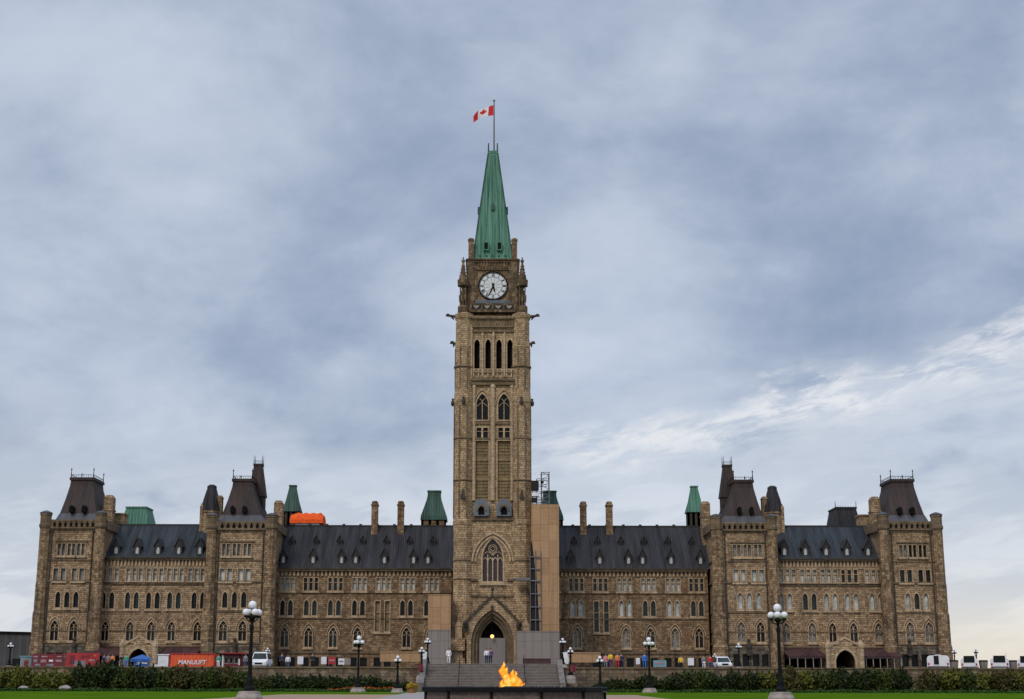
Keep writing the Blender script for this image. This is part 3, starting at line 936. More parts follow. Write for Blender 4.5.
        o = 0.18
        m.frustum((r[0] - o, r[1] + o, r[2] - o, r[3] + o), zt, (r[0] - o, r[1] + o, r[2] - o, r[3] + o), zt + 0.45)
        roof = m.build('mansard_roof', MANS, BR)
        fl = MB()
        q0, q1 = lr(0, 0), lr(prof[1][0], 0.2)
        fl.frustum((q0[0] - .05, q0[1] + .05, q0[2] - .05, q0[3] + .05), zb0 + 0.02, (q1[0] - .05, q1[1] + .05, q1[2] - .05, q1[3] + .05), zb0 + (zt - zb0) * 0.2)
        fl.build('lead_apron', LEAD, roof)
        c = MB()
        zz = zt + 0.45
        for a, b in (((r[0], r[2]), (r[1], r[2])), ((r[0], r[3]), (r[1], r[3])), ((r[0], r[2]), (r[0], r[3])), ((r[1], r[2]), (r[1], r[3]))):
            c.bar((*a, zz + 0.42), (*b, zz + 0.42), 0.045, 4)
            nn = 9
            for i in range(nn + 1):
                x = a[0] + (b[0] - a[0]) * i / nn; y = a[1] + (b[1] - a[1]) * i / nn
                c.bar((x, y, zz), (x, y, zz + (0.62 if i % 2 else 0.45)), 0.04, 4, 0.015)
        for x in (r[0], r[1]):
            for y in (r[2], r[3]):
                c.bar((x, y, zz - 0.2), (x, y, zz + 1.25), 0.10, 6, 0.05); c.sphere((x, y, zz + 1.3), 0.13, 6, 5); c.bar((x, y, zz + 1.3), (x, y, zz + 1.75), 0.035, 4, 0.01)
        c.build('cresting', IRON, roof)
        xc = (b0[0] + b0[1]) / 2
        for px in ((233, 245) if which == 'inner' else (72, 84.5)):
            x = X(px, 508, Y + 1.6); zd = PZ(509, Y + 2)
            d = MB(); d.prism([(x - .3, zd - .6), (x + .3, zd - .6), (x + .3, zd + .25), (x, zd + .55), (x - .3, zd + .25)], Y + 1.25, Y + 3.8)
            dd = d.build('roof_vent', DARK, roof)
        ch = MB()
        if which == 'end':
            x = X(110, 505, Y + 7); yy = Y + 7; z1 = PZ(495.5, yy); w = 0.75
        else:
            x = X(279, 515, Y + 9); yy = Y + 9; z1 = PZ(500.5, yy); w = 0.72
        ch.box(x - w, x + w, yy - 0.9, yy + 0.9, zE - 3, z1 - 2.6)
        ch.box(x - w - .1, x + w + .1, yy - 1, yy + 1, z1 - 2.6, z1 - 2.35)
        ch.box(x - w + .02, x + w - .02, yy - .85, yy + .85, z1 - 2.35, z1 - 0.5)
        ch.frustum((x - w, x + w, yy - .9, yy + .9), z1 - 0.5, (x - w * .6, x + w * .6, yy - .6, yy + .6), z1)
        ch.build('chimney', STONE, BR)
        if which == 'end':
            x = X(117, 520, Y + 9)
            ch = MB(); ch.box(x - 1.3, x + 1.3, Y + 8.5, Y + 11, zE - 2, PZ(514.5, Y + 8.5)); ch.box(x - 1.45, x + 1.45, Y + 8.35, Y + 11.15, PZ(514.5, Y + 8.5), PZ(513, Y + 8.5)); ch.build('stair_housing', STONE, BR)
        else:
            # slender lantern roof on the tower side, round turret on the other
            yy = Y + 9
            x = X(258.4 if s < 0 else 257.0, 480, yy); z0, z1 = PZ(520, yy), PZ(466, yy)
            w0, w1 = 1.2, 0.68
            m = MB()
            m.box(x - w0, x + w0, yy - w0, yy + w0, zE, PZ(497, yy))
            zs = [PZ(q, yy) for q in (497, 484, 473, 466)]
            for (wa, za), (wb, zb_) in zip(((w0 + .2, zs[0]), (w0 - .1, zs[1]), (w1 + .15, zs[2])), ((w0 - .1, zs[1]), (w1 + .15, zs[2]), (w1, zs[3]))):
                m.frustum((x - wa, x + wa, yy - wa, yy + wa), za, (x - wb, x + wb, yy - wb, yy + wb), zb_)
            m.box(x - w1 - .1, x + w1 + .1, yy - w1 - .1, yy + w1 + .1, zs[3], zs[3] + .35)
            lt = m.build('stair_turret', MANS, BR)
            c = MB()
            for sx in (-1, 1):
                for sy in (-1, 1):
                    c.bar((x + sx * w1, yy + sy * w1, zs[3] + .3), (x + sx * w1, yy + sy * w1, zs[3] + 1.75), 0.07, 5, 0.025)
                c.bar((x - w1, yy + sx * w1, zs[3] + .8), (x + w1, yy + sx * w1, zs[3] + .8), 0.04, 4)
            c.build('cresting', IRON, lt)
            yy = Y + 8
            x = X(211.8, 500, yy)
            m = MB(); zb_, zm, zt2 = PZ(528, yy), PZ(511, yy), PZ(485.5, yy)
            m.lathe(x, yy, [(1.5, zb_ - 3), (1.5, zm - 0.4), (1.65, zm - 0.3), (1.65, zm)], 8)
            tr = m.build('round_turret', STONE, BR)
            m = MB(); m.lathe(x, yy, [(1.72, zm), (1.58, zm + 0.6), (1.28, zm + 2.0), (0.78, zt2 - 0.5), (0.78, zt2 - 0.1), (0.4, zt2 + 0.15)], 8); m.build('turret_roof', SLATE, tr)
            m = MB(); xk = x - s * 1.6 if False else x + s * 1.35
            m.box(xk - .25, xk + .25, yy - 1.0, yy - .5, zb_ - 2, zm + 0.5); m.frustum((xk - .3, xk + .3, yy - 1.05, yy - .45), zm + .5, (xk - .02, xk + .02, yy - .77, yy - .73), zm + 1.3); m.build('turret_pinnacle', STONE, tr)
            xk = x - s * 1.3
            m = MB(); m.box(xk - .55, xk + .55, yy - .6, yy + .6, zb_ - 2, PZ(498, yy)); m.frustum((xk - .65, xk + .65, yy - .7, yy + .7), PZ(498, yy), (xk - .4, xk + .4, yy - .4, yy + .4), PZ(495.5, yy)); m.build('chimney', STONE_D, BR)

    # ---------- roofs rising behind the ridge
    def X(px, py, Y): return s * -PX(px, py, Y) + EO[s]
    yy = 250.0
    def pyr(name, pxc, hw0, hw1, pyb, pyt, yy, mat, drum=True, steps=None, depth=None, dm=None):
        x = X(pxc, (pyb + pyt) / 2, yy); k = yy / 1468 * 1.0
        a, b = hw0 * k, hw1 * k; zb_, zt_ = PZ(pyb, yy), PZ(pyt, yy)
        m = MB()
        prof = steps or [(0, 0), (0.55, 0.45), (1, 1)]
        for (k0, h0), (k1, h1) in zip(prof, prof[1:]):
            w0 = a + (b - a) * k0; w1 = a + (b - a) * k1
            m.frustum((x - w0, x + w0, yy - w0, yy + w0), zb_ + (zt_ - zb_) * h0, (x - w1, x + w1, yy - w1, yy + w1), zb_ + (zt_ - zb_) * h1)
        m.box(x - b - .1, x + b + .1, yy - b - .1, yy + b + .1, zt_, zt_ + 0.25)
        o = m.build(name, mat, BR)
        if drum:
            m = MB(); m.box(x - a + .25, x + a - .25, yy - a + .25, yy + a - .25, 17, zb_)
            for i in range(4):
                for q in (-1, 1):
                    xx = x - a + 0.3 + (2 * a - .6) * i / 3
                    m.box(xx - .18, xx + .18, yy - a + .05, yy - a + .25, 17, zb_)
            m.build('lantern_base', dm or STONE_D, o)
        return o
    pyr('copper_roof', 434.6, 13.5, 6.5, 520.5, 492.0, yy, VERD_D, steps=[(0, 0), (0.05, 0.14), (0.42, 0.40), (0.82, 0.70), (0.95, 0.84), (1, 1)])
    pyr('copper_roof', 293 if s < 0 else 290, 9.5, 3.3, 512.0, 486.5, 246.0, VERD_D if s < 0 else VERD, dm=SOOT_SHADE)
    # rear block carrying them
    m = MB(); m.box(X(455, 600, 242), X(120, 600, 242), 240.5, 262, ZB, 20.5); m.build('rear_block', STONE_D, BR)

# unlike ends: copper mansard on the west, slate mansard on the east
def ptop(px0, px1, pyb, pyt, yy, ins, mat, depth=6):
    x0, x1 = PX(px0, pyb, yy), PX(px1, pyb, yy); zb_, zt_ = PZ(pyb, yy), PZ(pyt, yy)
    m = MB(); m.box(x0 + .2, x1 - .2, yy + .2, yy + depth - .2, 16, zb_)
    m.frustum((x0, x1, yy, yy + depth), zb_, (x0 + ins, x1 - ins, yy + ins, yy + depth - ins), zt_)
    m.box(x0 + ins - .12, x1 - ins + .12, yy + ins - .12, yy + depth - ins + .12, zt_, zt_ + .25)
    return m.build('rear_mansard', mat, BR), (x0 + ins, x1 - ins, yy + ins, zt_)
ptop(120.5, 149, 524, 507.5, 243, 0.7, VERD)
o, (a, b, yq, zq) = ptop(834, 862, 526, 507, 240, 0.6, SLATE)
c = MB()
for x in (a, b): c.bar((x, yq, zq), (x, yq, zq + 1.3), .09, 5, .03)
c.bar((a, yq, zq + .3), (b, yq, zq + .3), .05, 4)
for i in range(9): c.bar((a + (b - a) * i / 8, yq, zq), (a + (b - a) * i / 8, yq, zq + .6), .04, 4, .015)
c.build('cresting', IRON, o)

# ------------------------------------------------------------------ clock tower
YT = 214.0
HT = 5.85
TCY = YT + HT
TR = thing('clock_tower', (0, TCY, ZB), 'tall sandstone clock tower with a green copper spire in the middle of the parliament front', 'tower')
def tz(py, d=0.0): return PZ(py, YT + d)
FACE = [Matrix.Translation((0, TCY, 0)) @ Matrix.Rotation(a, 4, 'Z') for a in (0, PI / 2, PI, -PI / 2)]
HC = 5.0                                  # wall plane of the shaft, between the corner buttresses
k = 214 / 1468
# wall of each of the four sides, in face coordinates (wall plane y = -HC)
for fi, M in enumerate(FACE):
    lowz = ZB
    front = fi == 0
    hl = []
    # belfry: four tall lancets
    for px in (475.9, 487.0, 497.9, 508.9):
        x = PX(px, 355, YT + .8) ; hl += window(TR, 'belfry_opening', 'lancet', [x], tz(368, .8), tz(338.5, .8), 0.86, -HC, DARK, M, d=0.14, sill=False, rec=0.9, trim=TRIM)
    for px in (481.3, 503.0):
        x = PX(px, 405, YT + .8)
        hl += window(TR, 'twin_light_window', 'lancet', [x], tz(419, .8), tz(393, .8), 1.75, -HC, DKGLASS, M, tracery=True, hood=True, sill=False, d=0.18, trim=TRIM)
        hl += window(TR, 'square_light', 'rect', [x - .5, x + .5], tz(437, .8), tz(427, .8), 0.72, -HC, DKGLASS, M, d=0.14, sill=False, trim=TRIM, transom=True)
        # tall louvred panel
        fr = MB(M); pn = MB(M)
        z0, z1 = tz(499, .8), tz(440, .8)
        hp = rect(x, z0, z1, 1.95); hl.append(hp)
        fr.ring(hp, rect(x, z0 - .1, z1 + .15, 2.25), -HC - .1, -HC + .03)
        lv = MB(M)
        for q in (-.46, 0, .46): lv.box(x + q - .05, x + q + .05, -HC + .26, -HC + .36, z0, z1)
        for q in range(1, 18):
            zz = z0 + (z1 - z0) * q / 18
            lv.box(x - .97, x + .97, -HC + (.22 if q % 6 == 0 else .30), -HC + .37, zz - .05, zz + (.4 if q % 6 == 0 else .06))
        pn.poly(hp, -HC + .42)
        f_ = fr.build('louvred_panel', TRIM, TR); pn.build('pane', TANPANEL, f_); lv.build('louvre', TANPANEL, f_)
    if front:
        # great window over the door
        x = PX(492, 556, YT + .8); z0, z1 = tz(580.5, .8), tz(538, .8); w = 3.0
        hp = lancet(x, z0, z1, w, 10, 1.0); hl.append(hp)
        fr = MB(M); pn = MB(M)
        fr.ring(hp, lancet(x, z0 - .25, z1 + .4, w + .5, 10, 1.0), -HC - .12, -HC + .03)
        fr.ring(hp, lancet(x, z0 + .12, z1 - .2, w - .3, 10, 1.0), -HC + .12, -HC + .3) if False else None
        sp = z1 - w
        for q in (-.75, 0, .75): fr.box(x + q - .085, x + q + .085, -HC + .2, -HC + .45, z0, sp + (1.2 if q == 0 else 0.7))
        for c0 in (-1.125, -.375, .375, 1.125):
            l = lancet(x + c0, sp - 1.0, sp + 0.15, .62, 5, 1.0); fr.arcband([(a_, b_) for a_, b_ in l[2:]], [(a_ + (a_ - x - c0) * .28, b_ + .13) for a_, b_ in l[2:]], -HC + .22, -HC + .42)
        for c0 in (-.75, .75):
            l = lancet(x + c0, sp - 0.5, sp + 1.0, 1.4, 6, 1.0); fr.arcband([(a_, b_) for a_, b_ in l[2:]], [(a_ + (a_ - x - c0) * .12, b_ + .12) for a_, b_ in l[2:]], -HC + .2, -HC + .45)
        for rr in (.55, .28):
            nn = 14; cz = sp + 1.55
            fr.arcband([(x + rr * math.cos(2 * PI * i / nn), cz + rr * math.sin(2 * PI * i / nn)) for i in range(nn + 1)],
                       [(x + (rr + .1) * math.cos(2 * PI * i / nn), cz + (rr + .1) * math.sin(2 * PI * i / nn)) for i in range(nn + 1)], -HC + .2, -HC + .42)
        fr.box(x - 1.9, x + 1.9, -HC - .3, -HC + .03, z0 - .62, z0 - .27)
        for wo_, yo, pz in ((4.9, .24, 534.5), (5.8, .40, 531.0)):
            a_ = lancet(x, tz(561.5, .8), tz(pz, .8) - .35, wo_, 10, .95, .98); b_ = lancet(x, tz(561.5, .8), tz(pz, .8), wo_ + .55, 10, .95, .98)
            fr.arcband(a_[2:], b_[2:], -HC - yo, -HC + .03)
        f_ = fr.build('great_window', TRIM, TR); pn.poly(hp, -HC + .6); pn.build('pane', REDGL, f_)
        # lower opening behind the portal
        hl.append(lancet(PX(492, 640, YT), lowz + .0 + .02, tz(618), 3.2, 8, .9))
    m = MB(M)
    m.panel(rect(0, lowz, tz(315, .8), 2 * HC - .012), hl, -HC, 0.55)
    m.build('shaft_wall', STONE_T, TR)
    # horizontal bands and cornices
    t = MB(M)
    for py, h, o in ((519.5, .45, .35), (438.6, .22, .18), (423.5, .3, .22), (384.5, .55, .4), (380.5, .35, .6), (372.5, .18, .2), (331.5, .25, .25), (327.0, .3, .38), (318.5, .35, .45)) + (((580.2, .25, .28), (596.0, .25, .28), (561, .22, .26)) if True else ()):
        z = tz(py, .8)
        if py == 561: segs = ((-3.3, -2.95), (2.95, 3.3))
        elif py == 580.2: segs = ((-3.3, -2.2), (2.2, 3.3))
        elif py == 596.0 and front: segs = ((-3.3, -.6), (.6, 3.3))
        else: segs = ((-3.3, 3.3),)
        for a, b in segs: t.box(a, b, -HC - o, -HC + .02, z, z + h)
    t.build_split('cornice', TRIM_D, TR)
    t = MB(M)
    for i in range(15):
        x = -3.1 + 6.2 * i / 14; t.box(x - .11, x + .11, -HC - .3, -HC + .02, tz(327, .8) + .3, tz(322.5, .8) + .2)
    for i in range(13):
        x = -3.1 + 6.2 * i / 12; t.box(x - .13, x + .13, -HC - .34, -HC + .02, tz(380.5, .8) - .5, tz(380.5, .8) - .02)
    t.build('corbel_table', TRIM_D, TR)
    # slender shafts between the openings
    t = MB(M)
    for px, a, b, r in ((491.8, 500, 388, .34), (473.0, 500, 388, .24), (511.0, 500, 388, .24), (470.3, 380, 330, .2), (481.4, 376, 336, .17), (492.4, 376, 336, .2), (503.4, 376, 336, .17), (514.3, 380, 330, .2)):
        x = PX(px, (a + b) / 2, YT + .8); t.lathe(x, -HC - r * .5, [(r, tz(a, .8)), (r, tz(b, .8)), (r * 1.3, tz(b, .8) + .1), (r * 1.3, tz(b, .8) + .35), (r * .2, tz(b, .8) + 1.0)], 8)
    # blind arcade under the belfry sill
    for i in range(9):
        x = -2.9 + 5.8 * i / 8; t.box(x - .09, x + .09, -HC - .18, -HC + .02, tz(377, .8) + .1, tz(369.5, .8) + .1)
    t.build_split('shaft', TRIM, TR)
    # lead-hooded oriels
    for px in (480.6, 503.2):
        x = PX(px, 508, YT + .8); z0, z1 = tz(517, .8), tz(499, .8)
        m = MB(M); w = 1.12
        hp = lancet(x, z0 + .35, z0 + 1.6, .95, 5, .7)
        prof = [(x - w, z0 + .2), (x + w, z0 + .2), (x + w, z1 - .9), (x + .8, z1 - .35), (x + .4, z1), (x - .4, z1), (x - .8, z1 - .35), (x - w, z1 - .9)]
        m.panel(prof, [hp], -HC - .75, .3)
        a_ = [m.v(p[0], -HC - .75, p[1]) for p in prof]; b_ = [m.v(p[0], -HC, p[1]) for p in prof]
        for i in range(len(prof)): m.f([a_[i], b_[i], b_[(i + 1) % 8], a_[(i + 1) % 8]])
        o = m.build('lead_hood', LEAD_B, TR)
        g = MB(M); g.arcband([(q0, q1) for q0, q1 in lancet(x, z0 + .2, z0 + 1.72, 1.15, 5, .7)[2:]], lancet(x, z0 + .2, z0 + 2.05, 1.5, 5, .7)[2:], -HC - .92, -HC - .74)
        g.build('gable', TRIM_D, o)
        g = MB(M); g.poly(hp, -HC - .47); g.build('pane', DARK, o)

# corner buttresses
for sx in (-1, 1):
    for sy in (-1, 1):
        m = MB(); c = 4.42
        R = 1.52
        pr = [(R * 1.06, ZB), (R * 1.06, tz(600)), (R, tz(597)), (R, tz(524)), (R * 1.07, tz(523)), (R * 1.07, tz(520)), (R * .99, tz(518)), (R * .99, tz(402)), (R * 1.06, tz(400)), (R * 1.04, tz(396)), (R * .95, tz(388)),
              (R * .93, tz(346)), (R * .97, tz(345)), (R * .97, tz(342)), (R * .90, tz(338)), (R * .90, tz(318)), (R * 1.0, tz(316)), (R * 1.0, tz(312)), (R * .5, tz(310)), (0, tz(309.5))]
        m.lathe(sx * c, TCY + sy * c, pr, 8)
        m.build('corner_buttress', STONE_T, TR)
        # shallow ribs, coloured dark as the shade in the buttress crevices
        t = MB()
        for q in range(8):
            a = PI / 8 + q * PI / 4
            x, y = sx * c + math.cos(a) * R * .99, TCY + sy * c + math.sin(a) * R * .99
            t.bar((x, y, tz(517)), (x, y, tz(404)), .11, 5)
            x, y = sx * c + math.cos(a) * R * .93, TCY + sy * c + math.sin(a) * R * .93
            t.bar((x, y, tz(387)), (x, y, tz(347)), .10, 5)
        for zz in (tz(579), tz(560.5), tz(480), tz(438), tz(366)):
            t.lathe(sx * c, TCY + sy * c, [(R * 1.0, zz), (R * 1.09, zz + .08), (R * 1.09, zz + .22), (R * 1.0, zz + .32)], 8)
        t.build('buttress_moulding', TRIM_D, TR)
        # carved corbel figures where the stage steps in
        t = MB()
        for a in (-PI / 2, PI / 2 - sx * PI / 2 ) if sy < 0 else (PI / 2,):
            x, y = sx * c + math.cos(a) * R * 1.1, TCY + sy * c + math.sin(a) * R * 1.1
            t.sphere((x, y, tz(401)), .30, 8, 6, (1, 1, 1.6)); t.sphere((x, y, tz(401) + .6), .19, 8, 6)
            if a == -PI / 2: t.prism([(x - .35, tz(498)), (x + .35, tz(498)), (x, tz(487))], y - .12, y + .2)
        t.build('carved_figure', SOOT_SHADE, TR)
        # pinnacle of the clock stage
        m = MB(); c2 = 4.62; zc0, zc1, zc2, zc3 = tz(311), tz(283.5), tz(277.5), tz(259.5)
        pxx, pyy = sx * c2, TCY + sy * c2
        m.lathe(pxx, pyy, [(.86, zc0 - .3), (.86, zc0 + 1.0), (.72, zc0 + 1.2), (.16, zc0 + 1.25), (.16, zc1 - .1), (.9, zc1), (.95, zc2), (.62, zc2 + .1), (.16, zc3), (.3, zc3 + .1), (.3, zc3 + .35), (.1, zc3 + .5), (.1, zc3 + .8), (0, zc3 + .9)], 8)
        for q in range(4):
            a = PI / 4 + q * PI / 2; m.bar((pxx + .6 * math.cos(a), pyy + .6 * math.sin(a), zc0 + 1.1), (pxx + .6 * math.cos(a), pyy + .6 * math.sin(a), zc1 + .05), .10, 5)
            m.bar((pxx + .75 * math.cos(a), pyy + .75 * math.sin(a), zc2 - .1), (pxx + .75 * math.cos(a), pyy + .75 * math.sin(a), zc2 + .9), .12, 5, .02)
        for q in range(5):
            for a in range(4):
                zz = zc2 + .3 + q * .5; rr = .62 - .46 * (q * .5 + .2) / (zc3 - zc2)
                m.sphere((pxx + rr * math.cos(a * PI / 2), pyy + rr * math.sin(a * PI / 2), zz), .09, 5, 4)
        m.build('pinnacle', SOOTY, TR)
        # gargoyles
        t = MB()
        for (py, L) in ((313.5, 1.25), (341, 0.55)) if sy < 0 else ():
            z = tz(py)
            x0, y0 = sx * (c + R * .85), TCY + sy * (c + .2)
            x1 = x0 + sx * L
            t.bar((x0, y0, z - .1), (x1, y0, z + .1), .26, 6, .16); t.sphere((x1, y0, z + .16), .26, 7, 5, (1.3, .9, 1)); t.bar((x1, y0, z + .1), (x1 + sx * .35, y0, z - .02), .13, 5, .08)
            t.bar((x0 + sx * .3, y0, z - .55), (x0 + sx * L * .6, y0, z - .08), .12, 5)
        if sy < 0: t.build('gargoyle', SOOT_SHADE, TR)

# clock stage
H2 = 3.95
zc0, zc1 = tz(315, .8), tz(258.5, 1.9)
m = MB()
m.box(-H2, H2, TCY - H2, TCY + H2, zc0 - .5, zc1)
m.box(-4.9, 4.9, TCY - 4.9, TCY + 4.9, zc0 - .6, zc0 - .02)
cs_ = m.build('clock_stage', STONE_D, TR)
for fi, M in enumerate(FACE):
    Hs = HC - 3.1                       # face plane distance helper below
    yf = -H2
    d = TCY - H2 - YT
    t = MB(M)
    # corner piers, cornice and frieze of blind arches
    for sx in (-1, 1):
        xp = sx * 3.38
        t.box(xp - .5, xp + .5, yf - .18, yf + .02, zc0, tz(259.5, d)) 
    t.box(-4.0, 4.0, yf - .32, yf + .02, tz(259.6, d), tz(258.2, d))
    t.box(-2.86, 2.86, yf - .22, yf + .02, tz(269.6, d), tz(268.2, d))
    for i in range(13):
        x = -2.7 + 5.4 * i / 12; t.box(x - .11, x + .11, yf - .16, yf + .02, tz(267.5, d), tz(262.0, d))
    t.box(-2.86, 2.86, yf - .26, yf + .02, tz(262, d), tz(261, d))
    for sx in (-1, 1):
        xx = sx * 2.66; t.box(xx - .18, xx + .18, yf - .14, yf + .02, tz(301, d), tz(269.8, d))
    t.build('clock_frame', SOOTY, TR)
    # balcony with pale rail and trefoil panels
    t = MB(M)
    zb0, zb1 = tz(308.5, .4), tz(302.5, .4)
    yb_ = -HC - .35
    t.box(-3.5, 3.5, yb_, yf + .3, zb0 - .4, zb0 - .02)
    t.box(-3.5, 3.5, yb_ - .05, yb_ + .3, zb1 - .2, zb1)
    for i in range(5):
        x = -3.4 + 6.8 * i / 4 ; t.box(x - .14, x + .14, yb_ - .02, yb_ + .22, zb0, zb1)
    bal = t.build('balcony', SOOTY, TR)
    b = MB(M); b.box(-3.3, 3.3, yb_ + .24, yb_ + .3, zb0, zb1); b.build('balcony_backing', SOOT_SHADE, bal)
    b = MB(M)
    for i in range(4):
        x = -3.4 + 6.8 * (i + .5) / 4
        b.prism([(x - .55, zb1 - .3), (x + .55, zb1 - .3), (x + .3, zb0 + .35), (x, zb0 + .12), (x - .3, zb0 + .35)], yb_ + .04, yb_ + .2)
    b.build('balcony_tracery', PEDE, bal)
    b = MB(M)
    zr0, zr1 = tz(302.0, .9), tz(299.0, .9)
    b.box(-2.7, 2.7, -HC + .3, -HC + .5, zr0, zr1)
    for i in range(28): b.box(-2.65 + 5.3 * i / 27 - .03, -2.65 + 5.3 * i / 27 + .03, -HC + .24, -HC + .3, zr0, zr1)
    b.build('balcony_screen', LEAD_B, bal)
    # clock
    zc = tz(285.3, d); cr = 2.14; xq = 0.06 if fi == 0 else 0.0
    MC = M @ Matrix.Translation((xq, 0, zc))
    c = MB(MC); nn = 40
    pts = [(cr * math.cos(2 * PI * i / nn), cr * math.sin(2 * PI * i / nn)) for i in range(nn)]
    c.prism(pts, yf - .10, yf + .02)
    face = c.build('clock_face', CLOCKW, TR)
    c = MB(MC)
    for r0, r1, yo in ((cr + .01, cr + .22, .24), (1.42, 1.47, .125), (cr - .1, cr - .06, .125)):
        c.arcband([(r0 * math.cos(2 * PI * i / nn), r0 * math.sin(2 * PI * i / nn)) for i in range(nn + 1)], [(r1 * math.cos(2 * PI * i / nn), r1 * math.sin(2 * PI * i / nn)) for i in range(nn + 1)], yf - yo, yf - .09)
    NUM = ['XII', 'I', 'II', 'III', 'IV', 'V', 'VI', 'VII', 'VIII', 'IX', 'X', 'XI']
    for h, txt in enumerate(NUM):
        ang = PI / 2 - h * PI / 6
        rad = Vector((math.cos(ang), 0, math.sin(ang))); tan = Vector((math.sin(ang), 0, -math.cos(ang)))
        widths = {'I': .11, 'V': .27, 'X': .27}
        tot = sum(widths[q] for q in txt); cur = -tot / 2
        for q in txt:
            w = widths[q]
            def stroke(a0, a1, th):
                p = rad * 1.52 + tan * a0 + Vector((0, yf - .12, 0)); r_ = rad * 2.0 + tan * a1 + Vector((0, yf - .12, 0))
                c.bar(p, r_, th, 4)
            mid = cur + w / 2
            if q == 'I': stroke(mid, mid, .042)
            elif q == 'V': stroke(mid, mid - .09, .04); stroke(mid, mid + .09, .025)
            else: stroke(mid - .09, mid + .09, .04); stroke(mid + .09, mid - .09, .025)
            cur += w
    for i in range(12):
        a = i * PI / 6 + PI / 12
        c.bar((.55 * math.cos(a), yf - .11, .55 * math.sin(a)), (1.4 * math.cos(a), yf - .11, 1.4 * math.sin(a)), .018, 4)
    c.build('numeral_ring', IRON, face)
    for ang, L, w in ((math.radians(90 - 165), 1.15, .12), (math.radians(90 - 204), 1.75, .085)):
        c = MB(MC)
        dr = Vector((math.cos(ang), 0, math.sin(ang))); tn = Vector((-dr.z, 0, dr.x)); o_ = Vector((0, yf - .2, 0))
        c.bar(o_ - dr * .45, o_ + dr * L * .55, w, 5, w * 1.25); c.bar(o_ + dr * L * .55, o_ + dr * L, w * 1.25, 5, .02)
        c.sphere(o_, .17, 8, 5)
        c.build('clock_hand', IRON, face)

# spire
d0 = 2.2
zs0 = tz(258.2, 1.9)
zs1 = PZ(152.5, TCY - .8)
m = MB()
for (h0, q0), (h1, q1) in zip(((3.4, 0), (3.15, .03), (2.88, .12), (1.98, .5)), ((3.15, .03), (2.88, .12), (1.98, .5), (.78, 1.0))):
    m.frustum((-h0, h0, TCY - h0, TCY + h0), zs0 + (zs1 - zs0) * q0, (-h1, h1, TCY - h1, TCY + h1), zs0 + (zs1 - zs0) * q1, True, True)
m.box(-.82, .82, TCY - .82, TCY + .82, zs1, zs1 + .45)
sp = m.build('spire', VERD, TR)
def hw_at(q):
    pts = ((0, 3.4), (.03, 3.15), (.12, 2.88), (.5, 1.98), (1, .78))
    for (a, b), (c, e) in zip(pts, pts[1:]):
        if q <= c: return b + (e - b) * (q - a) / (c - a)
    return .78
m = MB()
for sx in (-1, 1):
    for sy in (-1, 1):
        for q0, q1 in ((.03, .12), (.12, .5), (.5, 1.0)):
            a, b = hw_at(q0), hw_at(q1)
            m.bar((sx * a, TCY + sy * a, zs0 + (zs1 - zs0) * q0), (sx * b, TCY + sy * b, zs0 + (zs1 - zs0) * q1), .13, 6)
        m.bar((sx * .72, TCY + sy * .72, zs1 + .3), (sx * .72, TCY + sy * .72, zs1 + 1.75), .14, 6, .10)
for M in FACE:
    mm = m; old = mm.M; mm.M = M
    for q0, q1 in ((.05, .12), (.12, .5), (.5, .98)):
        for fx in (-.42, 0, .42):
            a, b = hw_at(q0), hw_at(q1)
            mm.bar((fx * a, -a - .02, zs0 + (zs1 - zs0) * q0), (fx * b, -b - .02, zs0 + (zs1 - zs0) * q1), .055, 4)
    mm.M = old
m.build('spire_rib', VERD_D, sp)
for M in FACE:
    for x in (-1.05, 1.05):
        q = .10; a = hw_at(.13); z = zs0 + (zs1 - zs0) * q
        m = MB(M); m.prism([(x - .42, z - .3), (x + .42, z - .3), (x + .42, z + 1.0), (x, z + 1.5), (x - .42, z + 1.0)], -a - .62, -a + .6)
        l = m.build('spire_dormer', VERD, sp)
        m = MB(M); m.box(x - .27, x + .27, -a - .66, -a - .6, z - .1, z + .95); m.build('spire_dormer_opening', DARK, sp)
    q = .47; a = hw_at(q); z = zs0 + (zs1 - zs0) * q
    m = MB(M); m.prism([(-.22, z - .2), (.22, z - .2), (.22, z + .7), (0, z + 1.1), (-.22, z + .7)], -a - .4, -a + .5); m.build('spire_dormer', VERD_D, sp)
    m = MB(M)
    for i in range(5):
        x = -2 + i; a = hw_at(.04); m.sphere((x, -a - .05, zs0 + .75), .17, 6, 5)
    m.build('spire_stud', VERD_D, sp)
for sx in (-1, 1):
    for sy in (-1, 1):
        x, y = sx * 3.42, TCY + sy * 3.42
        zt = PZ(238.5, TCY - 3.4)
        m = MB(); m.box(x - .42, x + .42, y - .42, y + .42, zs0 - .1, zt - .35); m.box(x - .5, x + .5, y - .5, y + .5, zt - .35, zt - .1); m.frustum((x - .42, x + .42, y - .42, y + .42), zt - .1, (x - .2, x + .2, y - .2, y + .2), zt + .15)
        m.build('corner_pier', STONE_D, TR)
zf = PZ(100.5, TCY)
xf = PX(492.6, 120, TCY)
m = MB(); m.bar((xf, TCY, zs1), (xf, TCY, zf), .15, 8, .09); m.sphere((xf, TCY, zf + .1), .2, 8, 6)
m.build('flagpole', STEEL, TR)

